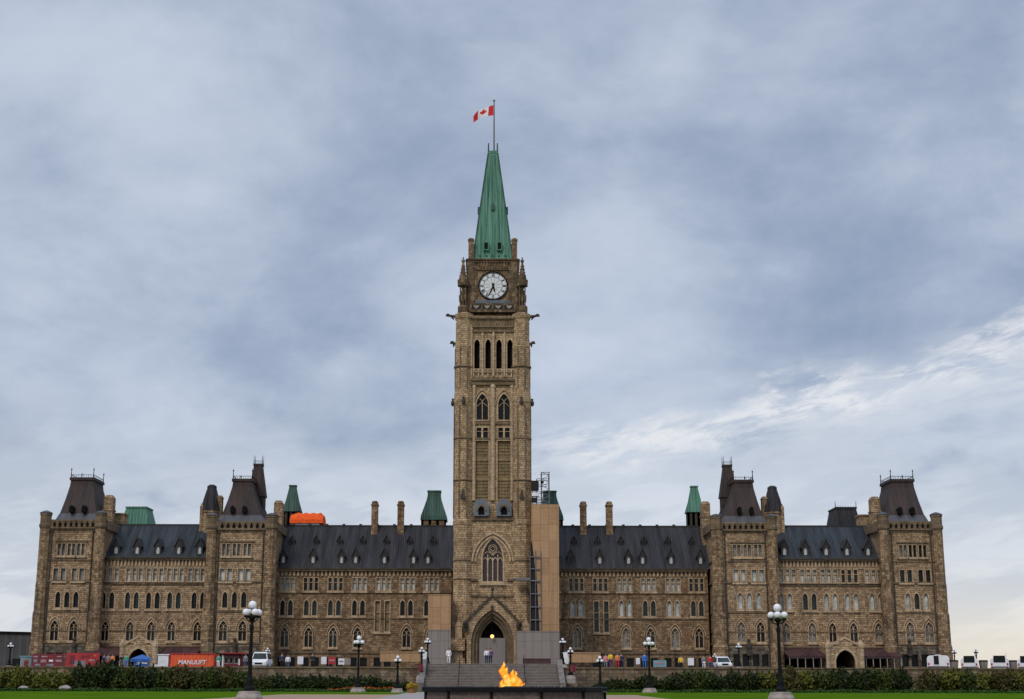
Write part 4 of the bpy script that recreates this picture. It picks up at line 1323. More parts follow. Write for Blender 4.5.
# portal
YPt = 211.4
pz0 = ZB
xpc = PX(491.8, 620, YPt)
def ptz(py): return PZ(py, YPt)
def ppx(px, py): return PX(px, py, YPt)
zap, zft, hwp = ptz(596), ptz(621), 3.72
arch = lancet(xpc, pz0, ptz(608.5), 6.2, 10, .82)
outer = [(xpc - hwp, pz0), (xpc + hwp, pz0), (xpc + hwp, zft), (xpc, zap), (xpc - hwp, zft)]
m = MB(); m.panel(outer, [arch], YPt, .5)
a_ = [m.v(x, YPt, z) for x, z in outer]; b_ = [m.v(x, YT + .5, z) for x, z in outer]
for i in range(5): m.f([a_[i], b_[i], b_[(i + 1) % 5], a_[(i + 1) % 5]])
por = m.build('portal', STONE_T, TR)
m = MB()
for i, (w0, w1, dz) in enumerate(((6.2, 5.3, 0), (5.3, 4.4, .55), (4.4, 3.5, 1.1))):
    zt = ptz(608.5)
    pi_ = lancet(xpc, pz0, zt - dz - .55, w1, 10, .85); po = lancet(xpc, pz0, zt - dz, w0, 10, .85)
    m.ring(pi_, po, YPt + .45 + i * .55, YPt + .45 + (i + 1) * .55 + .1)
m.build('arch_moulding', TRIM_D, por)
m = MB()
for sx in (-1, 1):
    m.prism([(xpc, zap + .05), (xpc, zap + .45), (xpc + sx * (hwp + .3), zft + .05), (xpc + sx * (hwp + .3), zft - .35)], YPt - .28, YPt + .6)
    for q in range(1, 6):
        f = q / 6; m.sphere((xpc + sx * (hwp + .2) * f, YPt - .1, zap + .45 - (zap - zft + .4) * f + .14), .16, 6, 5)
m.bar((xpc, YPt - .05, zap + .3), (xpc, YPt - .05, zap + 1.5), .13, 6, .05); m.sphere((xpc, YPt - .05, zap + 1.1), .26, 6, 5)
m.build('gable_coping', SOOT_SHADE, por)
m = MB()
for sx in (-1, 1):
    x = xpc + sx * (hwp + .15); z = zft - .5
    m.sphere((x, YPt - .5, z), .45, 8, 6, (1, 1.4, .9)); m.sphere((x + sx * .1, YPt - 1.1, z + .35), .32, 8, 6); m.bar((x, YPt - .2, z - .9), (x, YPt - .5, z - .1), .32, 6)
m.build('carved_beast', SOOT_SHADE, por)
m = MB(); m.sphere((xpc, YPt - .02, ptz(606.5)), .28, 8, 6, (1, .5, 1)); m.build('gable_rosette', SOOT_SHADE, por)
m = MB(); m.box(xpc - 2.4, xpc + 2.4, YPt + 2.9, YPt + 3.0, pz0, ptz(612)); m.build('porch_back', DARK, por)
DOORB = boards('pale_door_board', (0.21, 0.19, 0.185), (0.19, 0.17, 0.168), (0.12, 0.11, 0.105), 1.7, 4.0, 0.1)
m = MB(); m.box(xpc - 1.9, xpc + 1.9, YPt + 1.32, YPt + 1.4, pz0, ptz(637)); m.build('boarded_door', DOORB, por)
xl_, zl_ = ppx(491.6, 635.5), ptz(635.5)
m = MB(); m.sphere((xl_, YPt + .7, zl_), .27, 10, 8); ln = m.build('lantern', LITLAMP, por, smooth=True)
m = MB(); m.bar((xl_, YPt + .7, zl_ + .25), (xl_, YPt + .7, ptz(611.5) - .6), .03, 5); m.build('lantern_chain', IRON, ln)
for sx in (-1, 1):
    x = xpc + sx * 4.95; m = MB()
    z0 = ZB
    m.box(x - .62, x + .62, YT - 1.1, YT + .2, z0, tz(640)); m.box(x - .5, x + .5, YT - 1.0, YT + .2, tz(640), tz(626))
    m.prism([(x - .62, tz(626)), (x + .62, tz(626)), (x, tz(618.5))], YT - 1.08, YT + .3)
    m.sphere((x, YT - .4, tz(618)), .18, 6, 5)
    m.build('niche_buttress', TRIM, TR)
m = MB()
for z, o in ((pz0 + 1.0, .8), (tz(650), .55), (tz(644), .3)):
    for sx in (-1, 1):
        m.box(sx * 3.95, sx * (6.1 + o * .4), YT - 1.15 - o, YT + .6, z, z + .9)
m.build_split('plinth', STONE_T, TR)

# national flag on the pole
NX, NY = 60, 30
FW, FH = 3.7, 1.75
LEAFP = [(0, 1.0), (.13, .72), (.30, .80), (.22, .33), (.42, .55), (.48, .44), (.72, .50), (.62, .24), (.76, .14), (.36, -.20), (.42, -.36), (.05, -.30), (.06, -.72), (-.06, -.72), (-.05, -.30), (-.42, -.36), (-.36, -.20), (-.76, .14), (-.62, .24), (-.72, .50), (-.48, .44), (-.42, .55), (-.22, .33), (-.30, .80), (-.13, .72)]
def inpoly(x, y, pl):
    c = False; n = len(pl)
    for i in range(n):
        (x0, y0), (x1, y1) = pl[i], pl[(i + 1) % n]
        if (y0 > y) != (y1 > y) and x < (x1 - x0) * (y - y0) / (y1 - y0) + x0: c = not c
    return c
FLAGR = plain('red_flag_cloth', (0.52, 0.015, 0.02), 0.8, var=0.1)
FLAGW = plain('white_flag_cloth', (0.72, 0.72, 0.74), 0.8, var=0.08)
m = MB(); grid = {}
ztop = PZ(104.5, TCY)
for i in range(NX + 1):
    for j in range(NY + 1):
        u, v = i / NX, j / NY
        x = xf - .12 - FW * (u * .86)
        y = TCY + .55 * math.sin(u * 7.5 + v * 1.2) * u ** .7
        z = ztop - v * FH * (1 - .32 * u ** 1.5) - 1.75 * u ** 1.6 + .14 * math.sin(u * 8 + 1) * u
        x += -.25 * u * v + .1 * math.sin(v * 3 + u * 5) * u
        grid[i, j] = m.v(x, y, z)
for i in range(NX):
    for j in range(NY):
        f_ = m.f([grid[i, j], grid[i + 1, j], grid[i + 1, j + 1], grid[i, j + 1]])
        u, v = (i + .5) / NX, (j + .5) / NY
        red = u < .25 or u > .75 or inpoly((u - .5) * 2 * 2.15, -(v - .52) * 2 * 1.15, LEAFP)
        f_.material_index = 0 if red else 1
root = thing('flag', (xf, TCY, ztop), 'red and white maple leaf flag flying from the pole on the spire', 'flag')
m.build('flag_cloth', [FLAGR, FLAGW], root, smooth=True)
TR.location.x += 0.17
root.location.x += 0.17

# ------------------------------------------------------------------ entrances at the foot of the wings
for s in (-1, 1):
    def X(px, py, Y): return s * -PX(px, py, Y) + EO[s]
    Ye = 219.0
    xc = X(139, 655, Ye); z0 = ZB; zt = PZ(646, Ye); hw = 2.35
    m = MB()
    hp = lancet(xc, z0, PZ(648.5, Ye), 2.9, 8, .8)
    m.panel([(xc - hw, z0), (xc + hw, z0), (xc + hw, zt), (xc + .9, zt + .35), (xc, zt + 1.25), (xc - .9, zt + .35), (xc - hw, zt)], [hp], Ye, .5)
    m.box(xc - hw, xc - hw + .5, Ye + .02, 226.9, z0, zt - .02); m.box(xc + hw - .5, xc + hw, Ye + .02, 226.9, z0, zt - .02)
    m.box(xc - hw + .02, xc + hw - .02, Ye + .52, 226.9, zt - .4, zt - .05)
    por = m.build('entrance_porch', STONE_T, BR)
    m = MB(); m.ring(hp, lancet(xc, z0 - .05, PZ(648.5, Ye) + .4, 3.4, 8, .8), Ye - .14, Ye + .03)
    for q in (-1, 1):
        m.prism([(xc, zt + 1.3), (xc, zt + 1.6), (xc + q * (hw + .15), zt + .22), (xc + q * (hw + .15), zt - .08)], Ye - .15, Ye + .5)
        m.lathe(xc + q * (hw + .1), Ye + .15, [(.42, z0), (.42, zt - .2), (.5, zt), (.5, zt + .35), (.1, zt + 1.1), (0, zt + 1.15)], 8)
    m.build('porch_trim', TRIM, por)
    m = MB(); m.box(xc - 1.6, xc + 1.6, 226.0, 226.2, z0, zt - .6); m.build('porch_door', DARK, por)
    for pa, pb in ((156, 197), (84, 121)):
        xa, xb = X(pa, 655, 222), X(pb, 655, 222)
        xa, xb = min(xa, xb), max(xa, xb)
        za, zb_ = PZ(648.5, 227), PZ(656, 221)
        m = MB(); m.prism_x([(220.8, zb_), (220.8, zb_ + .22), (226.95, za + .2), (226.95, za)], xa, xb)
        xm = (xa + xb) / 2
        m.prism([(xm - 1.3, zb_ + .2), (xm + 1.3, zb_ + .2), (xm, zb_ + 1.25)], 220.75, 225)
        cn = m.build('canopy', CANOPY, BR)
        m = MB(); nn = 5
        for i in range(nn + 1):
            x = xa + .15 + (xb - xa - .3) * i / nn; m.bar((x, 221, z0), (x, 221, zb_), .07, 6)
        m.bar((xa, 221, zb_ - .05), (xb, 221, zb_ - .05), .09, 6)
        m.build('canopy_frame', PEDE if s > 0 else IRON, cn)
        m = MB(); m.box(xa + .3, xb - .3, 226.6, 226.8, z0, zb_ - .2); m.build('canopy_screen', DARK, cn)
    # carved stonework and ivy-dark base course under the pavilion windows
    for pa, pb in ((209, 262), (50, 100)):
        m = MB(); xa, xb = X(pa, 655, YPV), X(pb, 655, YPV); z = PZ(647, YPV)
        xm = (xa + xb) / 2
        m.sphere((xm, YPV - .5, z + .3), .42, 8, 6, (1, .8, 1.5)); m.sphere((xm, YPV - .55, z + 1.15), .3, 8, 6); m.box(xm - .3, xm + .3, YPV - .8, YPV + .02, z - 1.1, z - .25)
        m.build('carved_figure', SOOT_SHADE, BR)

# ------------------------------------------------------------------ dark office block far to the left
m0 = thing('office_building', (-80, 300, 0), 'dark grey low building at the far left edge beyond the parliament', 'building')
xa, xb = PX(-60, 650, 300), PX(33.5, 650, 300)
zl, zr = PZ(627, 300), PZ(634, 300)
m = MB(); m.prism([(xa, -.5), (xb, -.5), (xb, zr), (xa, zl - 1.0), ], 300, 330)
m.build('wall', FARB, m0)
m = MB(); m.prism([(xa - .3, zl - 1.0), (xb + .3, zr), (xb + .3, zr + .35), (xa - .3, zl - .65)], 299.6, 330.4); m.build('roof_edge', DARK, m0)
for i in range(4):
    x = xb - 3.2 - i * 5
    m = MB(); m.ring(rect(x, 4.2, 6.0, 1.4), rect(x, 4.1, 6.1, 1.6), 299.9, 300.02); w_ = m.build('window', IRON, m0)
    m = MB(); m.poly(rect(x, 4.2, 6.0, 1.4), 299.97); m.build('pane', DKGLASS, w_)

# ------------------------------------------------------------------ hoardings and scaffold at the tower
Yh = 212.6
def PP(px, py, Y): return P(px, py, Y)
r = thing('timber_hoarding', (7, Yh + 3, ZB), 'tall tan plywood hoarding wrapped round scaffold beside the clock tower', 'hoarding')
pts = [PP(540.2, 633, Yh), PP(559.8, 633, Yh), PP(559.2, 503.5, Yh), PP(531.8, 503.5, Yh), PP(531.8, 540, Yh), PP(537.0, 585, Yh)]
m = MB(); m.prism(pts, Yh, Yh + 6); m.build('plywood_sheet', PLY, r)
m = MB()
xa, xb = PP(530.6, 560, Yh)[0], PP(541, 560, Yh)[0]
levels = [632, 619, 606, 593, 580, 568, 556]
for py in levels:
    z = PZ(py, Yh); m.bar((xa, Yh - .25, z), (xb, Yh - .25, z), .05, 5); m.box(xa, xb, Yh - .3, Yh - .07, z - .1, z - .05)
for x in (xa, (xa + xb) / 2, xb): m.bar((x, Yh - .25, PZ(657, Yh)), (x, Yh - .25, PZ(550, Yh)), .06, 5)
m.bar((xa - 2.0, Yh - .2, PZ(580, Yh)), (xb, Yh - .2, PZ(580, Yh)), .1, 5); m.box(xa - 2.2, xa, Yh - .5, Yh + .6, PZ(580, Yh), PZ(577.5, Yh))
m.build('scaffold_tube', STEEL, r)
m = MB(); m.prism([PP(530.8, 633, Yh), PP(540.4, 633, Yh), PP(537.6, 585, Yh), PP(532.2, 540, Yh), PP(530.8, 545, Yh)], Yh - .06, Yh - .01); m.build('gap_shade_sheet', BLACKF, r)  # black sheet painted as the unlit slot beside the plywood
r = thing('hoist_scaffold', (6.6, Yh + 3, PZ(503.5, Yh)), 'open steel scaffold with black tarps standing on top of the tall tan hoarding', 'scaffold')
m = MB()
z0 = PZ(503.5, Yh)
for px, pt in ((533, 486), (537, 478), (542, 471), (549.5, 471)):
    x = PX(px, 490, Yh + 1); m.bar((x, Yh + 1, z0), (x, Yh + 1, PZ(pt, Yh + 1)), .07, 5); m.bar((x, Yh + 3, z0), (x, Yh + 3, PZ(pt, Yh + 1)), .07, 5)
for pa, pb, py in ((532, 545, 500), (532, 545, 497), (532, 543, 491), (533, 548, 484), (537, 550, 478), (541, 550, 471.5), (532, 547, 503)):
    for yy in (1, 3): m.bar((PX(pa, py, Yh + 1), Yh + yy, PZ(py, Yh + 1)), (PX(pb, py, Yh + 1), Yh + yy, PZ(py, Yh + 1)), .055, 5)
for i in range(9):
    a, b = 502 - i * 3.4, 502 - (i + 1) * 3.4
    m.bar((PX(542 if i % 2 else 549.5, a, Yh + 1), Yh + 1, PZ(a, Yh + 1)), (PX(549.5 if i % 2 else 542, b, Yh + 1), Yh + 1, PZ(b, Yh + 1)), .04, 5)
m.build('steel_frame', STEEL, r)
m = MB(); m.box(PX(532, 483, Yh + 1), PX(539, 483, Yh + 1), Yh + .8, Yh + 2.6, PZ(488, Yh), PZ(479, Yh)); m.box(PX(541, 483, Yh + 1), PX(544, 483, Yh + 1), Yh + .8, Yh + 2.2, PZ(481, Yh), PZ(479, Yh)); m.box(PX(532, 483, Yh + 1), PX(537.5, 483, Yh + 1), Yh + .8, Yh + 2.2, PZ(500, Yh), PZ(496, Yh)); m.build_split('black_tarp', BLACKF, r)
m = MB(); m.box(PX(532, 483, Yh + 1), PX(539.5, 483, Yh + 1), Yh + .82, Yh + 2, PZ(494.5, Yh), PZ(491, Yh)); m.build('white_sheet', WHITE, r)
def hoarding(label, px0, px1, py0, py1, Y, mat, depth=.25, rail=True, name='site_hoarding'):
    xa, za = P(px0, py1, Y); xb, zb_ = P(px1, py0, Y)
    r = thing(name, ((xa + xb) / 2, Y, za), label, 'hoarding')
    m = MB(); m.box(xa, xb, Y, Y + depth, za, zb_); m.build('board_panel', mat, r)
    if rail:
        m = MB(); m.box(xa - .05, xb + .05, Y - .06, Y + depth + .06, zb_, zb_ + .12)
        for i in range(4): 
            x = xa + (xb - xa) * i / 3; m.box(x - .06, x + .06, Y + depth, Y + depth + .2, za, zb_ - .02)
        m.build('timber_rail', mat, r)
    return r
hoarding('wide grey board hoarding right of the arched tower door', 517, 560, 631, 668, 209.4, GREYB)
hoarding('grey board hoarding at ground level left of the tower door', 428, 451.2, 630, 668, 210.2, GREYB)
hoarding('tan plywood hoarding above the grey boards left of the tower', 428.4, 451.2, 594.5, 629.4, 211.2, PLY, 3.0)
hoarding('brown plywood fence on the terrace left of the stairs', 381, 421, 652, 661, 176, PLY, .15)
hoarding('brown plywood fence on the terrace right of the stairs', 565, 601, 652.5, 661.5, 176, PLY, .15)
hoarding('low brown timber barrier at the foot of the right grey hoarding', 524, 551, 658.5, 668, 206, CANOPY, .2)

# orange weather tent on the roof
xa, z0 = P(290.5, 525.5, 239.5); xb, _ = P(323.5, 524, 239.5)
r = thing('roof_tent', ((xa + xb) / 2, 238.5, z0), 'bright orange domed tarpaulin shelter sitting on the left slate roof', 'tent')
h = PZ(511.5, 240.5) - z0
m = MB()
prof = [(238.6 + 2.6 * (1 - math.cos(PI * i / 10)), z0 + .38 + (h - .38) * math.sin(PI * i / 10)) for i in range(11)]
n = 9
rows = []
for i in range(n + 1):
    x = xa + (xb - xa) * i / n; sag = 0.93 + .05 * math.cos(i * PI)
    e = .35 if i == 0 else (.55 if i == n else 1)
    rows.append([m.v(x, y, z0 + .35 + (z - z0 - .35) * sag * (.8 if e < 1 else 1) + 0) for y, z in prof])
for a, b in zip(rows, rows[1:]):
    for i in range(10): m.f([a[i], a[i + 1], b[i + 1], b[i]])
m.f(rows[0]); m.f(rows[-1][::-1])
m.build('tarpaulin', TARP, r)
m = MB(); m.box(xa + .2, xb - .6, 238.9, 243.5, z0 - 3, z0 + .36); m.build('white_base', WHITE, r)

# ------------------------------------------------------------------ stairs, walls, basin
TS = 153.0
r = thing('stone_stairs', (0, TS, GZ), 'broad grey stone stairs rising to the terrace behind the flame', 'stairs')
FZ = TZ + 0.42
m = MB(); n = 18; rise = (FZ - GZ) / n
prof = [(TS, GZ - .3)]
y = TS
for i in range(n):
    prof.append((y, GZ + rise * (i + 1)))
    y += .36 if i != 8 else 1.5
    prof.append((y, GZ + rise * (i + 1)))
prof.append((y, GZ - .3))
m.prism_x(prof, -7.0, 7.2)
st_ = m.build('step_flight', STEPST, r)
m = MB(); y_ = TS
for i in range(n):
    zz = GZ + rise * (i + 1); m.box(-6.98, 7.18, y_ - .045, y_ + .02, zz - .045, zz + .004)
    y_ += .36 if i != 8 else 1.5
m.build('nosing', PEDE, st_)
for xr in (-3.4, 3.6):
    m = MB(); y0_, y1_ = TS + .1, y + .2
    m.bar((xr, y0_, GZ + rise + .95), (xr, y1_, FZ + .95), .03, 6)
    for i in range(6):
        t_ = i / 5; m.bar((xr, y0_ + (y1_ - y0_) * t_, GZ + (FZ - GZ) * t_), (xr, y0_ + (y1_ - y0_) * t_, GZ + rise * (1 - t_) + (FZ - GZ) * t_ + .95), .025, 6)
    m.build('handrail', IRON, r)
m = MB(); m.box(-7.0, 7.2, y + .011, 226, TZ - .3, FZ - .004); tag(m.build('forecourt', STEPST), kind='structure')
for sx, xx in ((-1, -7.0), (1, 7.2)):
    m = MB(); m.prism_x([(TS - .6, GZ - .3), (TS - .6, GZ + .9), (TS + .6, GZ + 1.0), (TS + 7.4, FZ + .5), (TS + 8.2, FZ + .5), (TS + 8.2, GZ - .3)], xx + (0.01 if sx > 0 else -.6), xx + (.6 if sx > 0 else -.01))
    m.build('cheek_wall', STEPST, r)
WALLM = masonry('retaining_rubble', (0.21, 0.155, 0.115), (0.10, 0.075, 0.06), (0.08, 0.065, 0.05), 0.8, 0.35, stain_amt=.6)
for sx, a, b, lab in ((-1, -75, -7.62, 'rubble stone retaining wall of the terrace left of the stairs'), (1, 7.82, 78, 'rubble stone retaining wall of the terrace right of the stairs')):
    r = thing('retaining_wall', ((a + b) / 2, 159.5, GZ), lab, 'wall')
    m = MB(); m.box(a, b, 159, 160.45, GZ - .3, TZ - .1); m.build('wall', WALLM, r)
    m = MB(); m.box(a, b, 158.9, 160.49, TZ - .1, TZ + .05); m.build('coping', TRIM_D, r)

FX, FY = 0.75, 46.0
RZ = EYE - 0.125
r = thing('flame_fountain', (FX, FY, 0.3), 'twelve-sided dark granite basin in the foreground with a burning flame', 'fountain')
m = MB(); m.lathe(FX, FY, [(2.84, .2), (2.84, RZ - .14), (2.5, RZ - .13)], 12); m.build('basin_wall', GRANITE, r)
m = MB()
for i in range(12):
    a = PI / 12 + i * PI / 6; m.bar((FX + 2.85 * math.cos(a), FY + 2.85 * math.sin(a), .2), (FX + 2.85 * math.cos(a), FY + 2.85 * math.sin(a), RZ - .14), .05, 6)
m.build_split('corner_joint', BLACKG, r)
m = MB(); 
R0, R1 = 2.97, 2.45
for i in range(12):
    a, b = PI / 12 + i * PI / 6, PI / 12 + (i + 1) * PI / 6
    q = [[m.v(FX + rr * math.cos(t), FY + rr * math.sin(t), z) for t in (a, b)] for rr, z in ((R0, RZ - .13), (R0, RZ - .015), (R0 - .03, RZ), (R1, RZ), (R1, RZ - .2))]
    for u, v in zip(q, q[1:]): m.f([u[0], u[1], v[1], v[0]])
bmesh.ops.remove_doubles(m.bm, verts=m.bm.verts, dist=.001)
m.build('basin_rim', BLACKG, r)
m = MB(); m.lathe(FX, FY, [(2.46, RZ - .2), (2.46, RZ - .09)], 12); m.build('water', WATER, r)
m = MB(); m.lathe(FX, FY, [(.5, RZ - .2), (.5, RZ - .03), (.36, RZ + .02), (.30, RZ - .02)], 16); m.build('burner', IRON, r)
m = MB()
rq = random.Random(11)
for i in range(26):
    a = rq.random() * 2 * PI; d = .55 + rq.random() * .9
    x, y = FX + d * math.cos(a), FY + d * math.sin(a)
    m.bar((x, y, RZ - .1), (x + rq.uniform(-.04, .04), y, RZ + rq.uniform(-.02, .05)), .02, 5, .008)
m.build('water_jet', PEDE, r)
# flame tongues: swirling closed tubes
fl = thing('gas_flame', (FX - .15, FY, RZ), 'tall yellow and orange flame burning in the middle of the basin', 'flame')
def tongue(path, name='flame_tongue'):
    """path: (x, z, radius_x)"""
    m = MB(); n = 14
    P_ = []
    N = len(path)
    for i in range(N - 1):
        for j in range(4):
            t = j / 4
            p0 = path[max(0, i - 1)]; p1 = path[i]; p2 = path[i + 1]; p3 = path[min(N - 1, i + 2)]
            P_.append(tuple(.5 * ((2 * p1[k]) + (-p0[k] + p2[k]) * t + (2 * p0[k] - 5 * p1[k] + 4 * p2[k] - p3[k]) * t * t + (-p0[k] + 3 * p1[k] - 3 * p2[k] + p3[k]) * t ** 3) for k in range(4)))
    P_.append(path[-1])
    rings = []
    for kx, (x, y, z, rr) in enumerate(P_):
        rr = max(rr, .004)
        rings.append([m.v(FX + x + rr * math.cos(2 * PI * i / n) * (1 + .18 * math.sin(3 * i + kx)), FY + y + .8 * rr * math.sin(2 * PI * i / n), RZ + z + .25 * rr * math.cos(2 * PI * i / n) * math.sin(kx * .7)) for i in range(n)])
    for a, b in zip(rings, rings[1:]):
        for i in range(n): m.f([a[i], a[(i + 1) % n], b[(i + 1) % n], b[i]])
    m.f(rings[0][::-1]); m.f(rings[-1])
    return m.build(name, FLAME, fl, smooth=True)
o = -.13
tongue([(o - .05, 0, -.02, .20), (o - .06, 0, .12, .21), (o - .09, .02, .26, .17), (o - .20, .02, .40, .14), (o - .28, 0, .52, .13), (o - .27, 0, .64, .085), (o - .22, 0, .74, .05), (o - .235, 0, .84, .004)])
tongue([(o + .05, .05, -.02, .2), (o + .06, .05, .13, .19), (o + .08, .04, .26, .16), (o + .10, .03, .36, .11), (o + .06, .03, .46, .07), (o + .09, .03, .58, .004)])
tongue([(o + .18, -.05, -.02, .17), (o + .22, -.05, .10, .15), (o + .28, -.05, .18, .11), (o + .25, -.05, .27, .07), (o + .21, -.05, .36, .004)])
tongue([(o - .22, -.08, -.02, .16), (o - .25, -.08, .08, .13), (o - .30, -.08, .15, .08), (o - .27, -.08, .26, .004)])
tongue([(o + .27, .03, .0, .12), (o + .36, .03, .06, .09), (o + .44, .03, .10, .05), (o + .49, .03, .14, .004)])
tongue([(o - .12, .05, .30, .13), (o - .20, .05, .44, .12), (o - .16, .05, .58, .06), (o - .1, .05, .66, .004)])
tongue([(o + .15, 0, .34, .05), (o + .19, 0, .45, .05), (o + .14, 0, .55, .004)])

fl.scale = (.92, .92, .92)
# ------------------------------------------------------------------ lamp posts
def make_lamp(name, H, gr, label, group):
    r = thing(name, (0, 0, 0), label, 'street lamp', group)
    k = H / 5.25
    m = MB(); m.lathe(0, 0, [(.78 * k ** .5, -.4), (.74 * k ** .5, .12), (.62 * k ** .5, .30), (.60 * k ** .5, .42), (.3, .44)], 8); m.build('pedestal', PEDE, r)
    m = MB(); zt = H - 1.05 * k - gr
    m.lathe(0, 0, [(.30, .43), (.30, .6), (.2, .75), (.2, 1.0), (.145, 1.15), (.115, 1.3), (.085, zt - .3), (.12, zt - .25), (.12, zt - .1), (.08, zt), (.08, zt + .2)], 12)
    m.lathe(0, 0, [(.08, zt + .2), (.2, zt + .35), (.1, zt + .5), (.06, H - gr * 2.2), (.12, H - gr * 2.0), (.02, H - gr * 1.9)], 10)
    m.build('post', IRON, r)
    ra = gr * 1.8; zg = H - gr * 3.0
    for i in range(4):
        a = PI / 4 + i * PI / 2 + .25; c_, s_ = math.cos(a), math.sin(a)
        m = MB(); prev = (0, 0, zt + .15)
        for q in range(1, 7):
            t = q / 6; p = (c_ * ra * math.sin(t * PI / 2), s_ * ra * math.sin(t * PI / 2), zt + .15 + (zg - gr - zt - .15) * t ** 2)
            m.bar(prev, p, .035, 6); prev = p
        m.bar((c_ * ra, s_ * ra, zg - gr - .08), (c_ * ra, s_ * ra, zg - gr * .8), .11, 8)
        m.bar((0, 0, zt + .5), (c_ * ra * .8, s_ * ra * .8, zg - gr - .1), .02, 5)
        m.build('bracket', IRON, r)
        m = MB(); m.sphere((c_ * ra, s_ * ra, zg), gr, 16, 10, (1, 1, .95)); m.build('globe', GLOBE, r, smooth=True)
    m = MB(); m.sphere((0, 0, H - gr), gr * 1.12, 16, 10); m.build('globe', GLOBE, r, smooth=True)
    return r
big = make_lamp('street_lamp', 5.2, .20, 'x', 'large five-globe lamp posts on the lawn')
small = make_lamp('street_lamp', 3.35, .145, 'x', 'small globe lamp posts round the stairs and terrace')
def put(proto, first, px, d, z, label, H=None):
    o = proto if first else copy_tree(proto)
    o.location = (PX(px, 690, d), d, z); o['label'] = label
    o.rotation_euler = (0, 0, (px * 1.7) % 6.28)
    if H: o.scale = (1, 1, H)
    return o
put(big, 1, 250, 79, GZ, 'large black five-globe lamp post at the left, before the left pavilion')
put(big, 0, 781.5, 81, GZ, 'large black five-globe lamp post at the right, before the right pavilion')
put(big, 0, 358.5, 138, GZ, 'tall five-globe lamp post on the lawn behind the left gravel path')
put(big, 0, 650.5, 141, GZ, 'tall five-globe lamp post on the lawn right of the flame basin')
put(small, 1, 398, 134, GZ - .05, 'small globe lamp post by the yellow flower tub left of the basin')
put(small, 0, 601, 134, GZ - .05, 'small globe lamp post right of the stairs, nearest to the basin')
put(small, 0, 422, 156.5, TZ - 1.25, 'small globe lamp post halfway up the left edge of the stairs')
put(small, 0, 571.5, 156.5, TZ - 1.25, 'small globe lamp post halfway up the right edge of the stairs')
put(small, 0, 427.8, 166, TZ, 'small globe lamp post on the terrace before the left grey hoarding')
put(small, 0, 563.8, 166, TZ, 'small globe lamp post on the terrace beside the right grey hoarding')
put(small, 0, 8, 190, TZ, 'small globe lamp post before the dark building at far left')
put(small, 0, 267, 216, TZ, 'small globe lamp post on the terrace beside the white van')
put(small, 0, 741, 186, TZ, 'small globe lamp post on the terrace right of the white car')
put(small, 0, 716.5, 226-6, TZ - .6, 'small globe lamp post on the terrace close to the right inner pavilion corner')
put(small, 0, 957.5, 215, TZ, 'small globe lamp post behind the first and second white trailers')
put(small, 0, 979.5, 212, TZ, 'small globe lamp post between the second and third white trailers')

# banners on the stair lamps
for px, d, zc, w, h, mt, lab in ((425.3, 166, 4.3, .55, 1.25, WHITE, 'white cloth banner on the lamp at the top left of the stairs'), (566.2, 166, 4.3, .6, 1.25, WHITE, 'white cloth banner on the lamp at the top right of the stairs'),
                               (421, 156.3, 3.05, .55, .7, MAROON, 'maroon banner on the lamp halfway up the left of the stairs'), (573, 156.3, 3.05, .55, .7, MAROON, 'maroon banner on the lamp halfway up the right of the stairs')):
    x = PX(px, 670, d)
    m = MB(); nn = 6; A = []
    for i in range(nn + 1):
        u = i / nn; A.append([(x - w / 2 + w * u + .1 * math.sin(v * 3) * v, d - .12 + .05 * math.sin(u * 7 + v * 2), zc + h / 2 - h * v - .12 * u * v) for v in (0, .25, .5, .75, 1)])
    V = [[m.v(*p) for p in row] for row in A]; V2 = [[m.v(p[0], p[1] + .02, p[2]) for p in row] for row in A]
    for a, b, a2, b2 in zip(V, V[1:], V2, V2[1:]):
        for j in range(4): m.f([a[j], a[j + 1], b[j + 1], b[j]]); m.f([a2[j], b2[j], b2[j + 1], a2[j + 1]])
    r = thing('banner', (x, d, zc - h / 2), lab, 'banner')
    m.build('cloth', mt, r, smooth=True)
    m = MB(); m.bar((x - w / 2 - .25, d - .1, zc + h / 2), (x + w / 2, d - .1, zc + h / 2), .025, 5); m.build('banner_arm', IRON, r)

# ------------------------------------------------------------------ shrubs and beds
def leaf(m, p, sz, rg):
    n = Vector((rg.gauss(0, 1), rg.gauss(0, 1), rg.gauss(.4, 1))).normalized()
    u = n.orthogonal().normalized(); w = n.cross(u)
    a = rg.random() * 6.28; u, w = u * math.cos(a) + w * math.sin(a), w * math.cos(a) - u * math.sin(a)
    p = Vector(p)
    m.f([m.v(*(p - u * sz)), m.v(*(p + w * sz * .5)), m.v(*(p + u * sz)), m.v(*(p - w * sz * .5))])
def shrub_meshes(seed, rx, ry, h, nleaf, sz):
    rg = random.Random(seed); lobes = []
    for i in range(11):
        lobes.append((rg.uniform(-.75, .75) * rx, rg.uniform(-.7, .7) * ry, rg.uniform(.25, .72) * h, rg.uniform(.32, .5) * min(rx, h)))
    m = MB()
    for i in range(nleaf):
        lx, ly, lz, lr = rg.choice(lobes)
        d = Vector((rg.gauss(0, 1), rg.gauss(0, 1), rg.gauss(.1, 1))).normalized() * lr * rg.uniform(.55, 1.08)
        z = lz + d.z * .95
        if z < .08 or z > h * 1.08: continue
        leaf(m, (lx + d.x * 1.15, ly + d.y, z), sz * rg.uniform(.6, 1.3), rg)
    for i in range(40):      # stray sprigs break the outline
        lx, ly, lz, lr = rg.choice(lobes)
        for q in range(5): leaf(m, (lx + rg.gauss(0, .06), ly, min(h * 1.2, lz + lr * (.95 + q * .09))), sz * .7, rg)
    t = MB()
    for i in range(9):
        lx, ly, lz, lr = rg.choice(lobes); t.bar((lx * .25, ly * .25, -.1), (lx * .9, ly * .9, lz + lr * .4), .05, 5, .015)
    return m, t
SH = {}
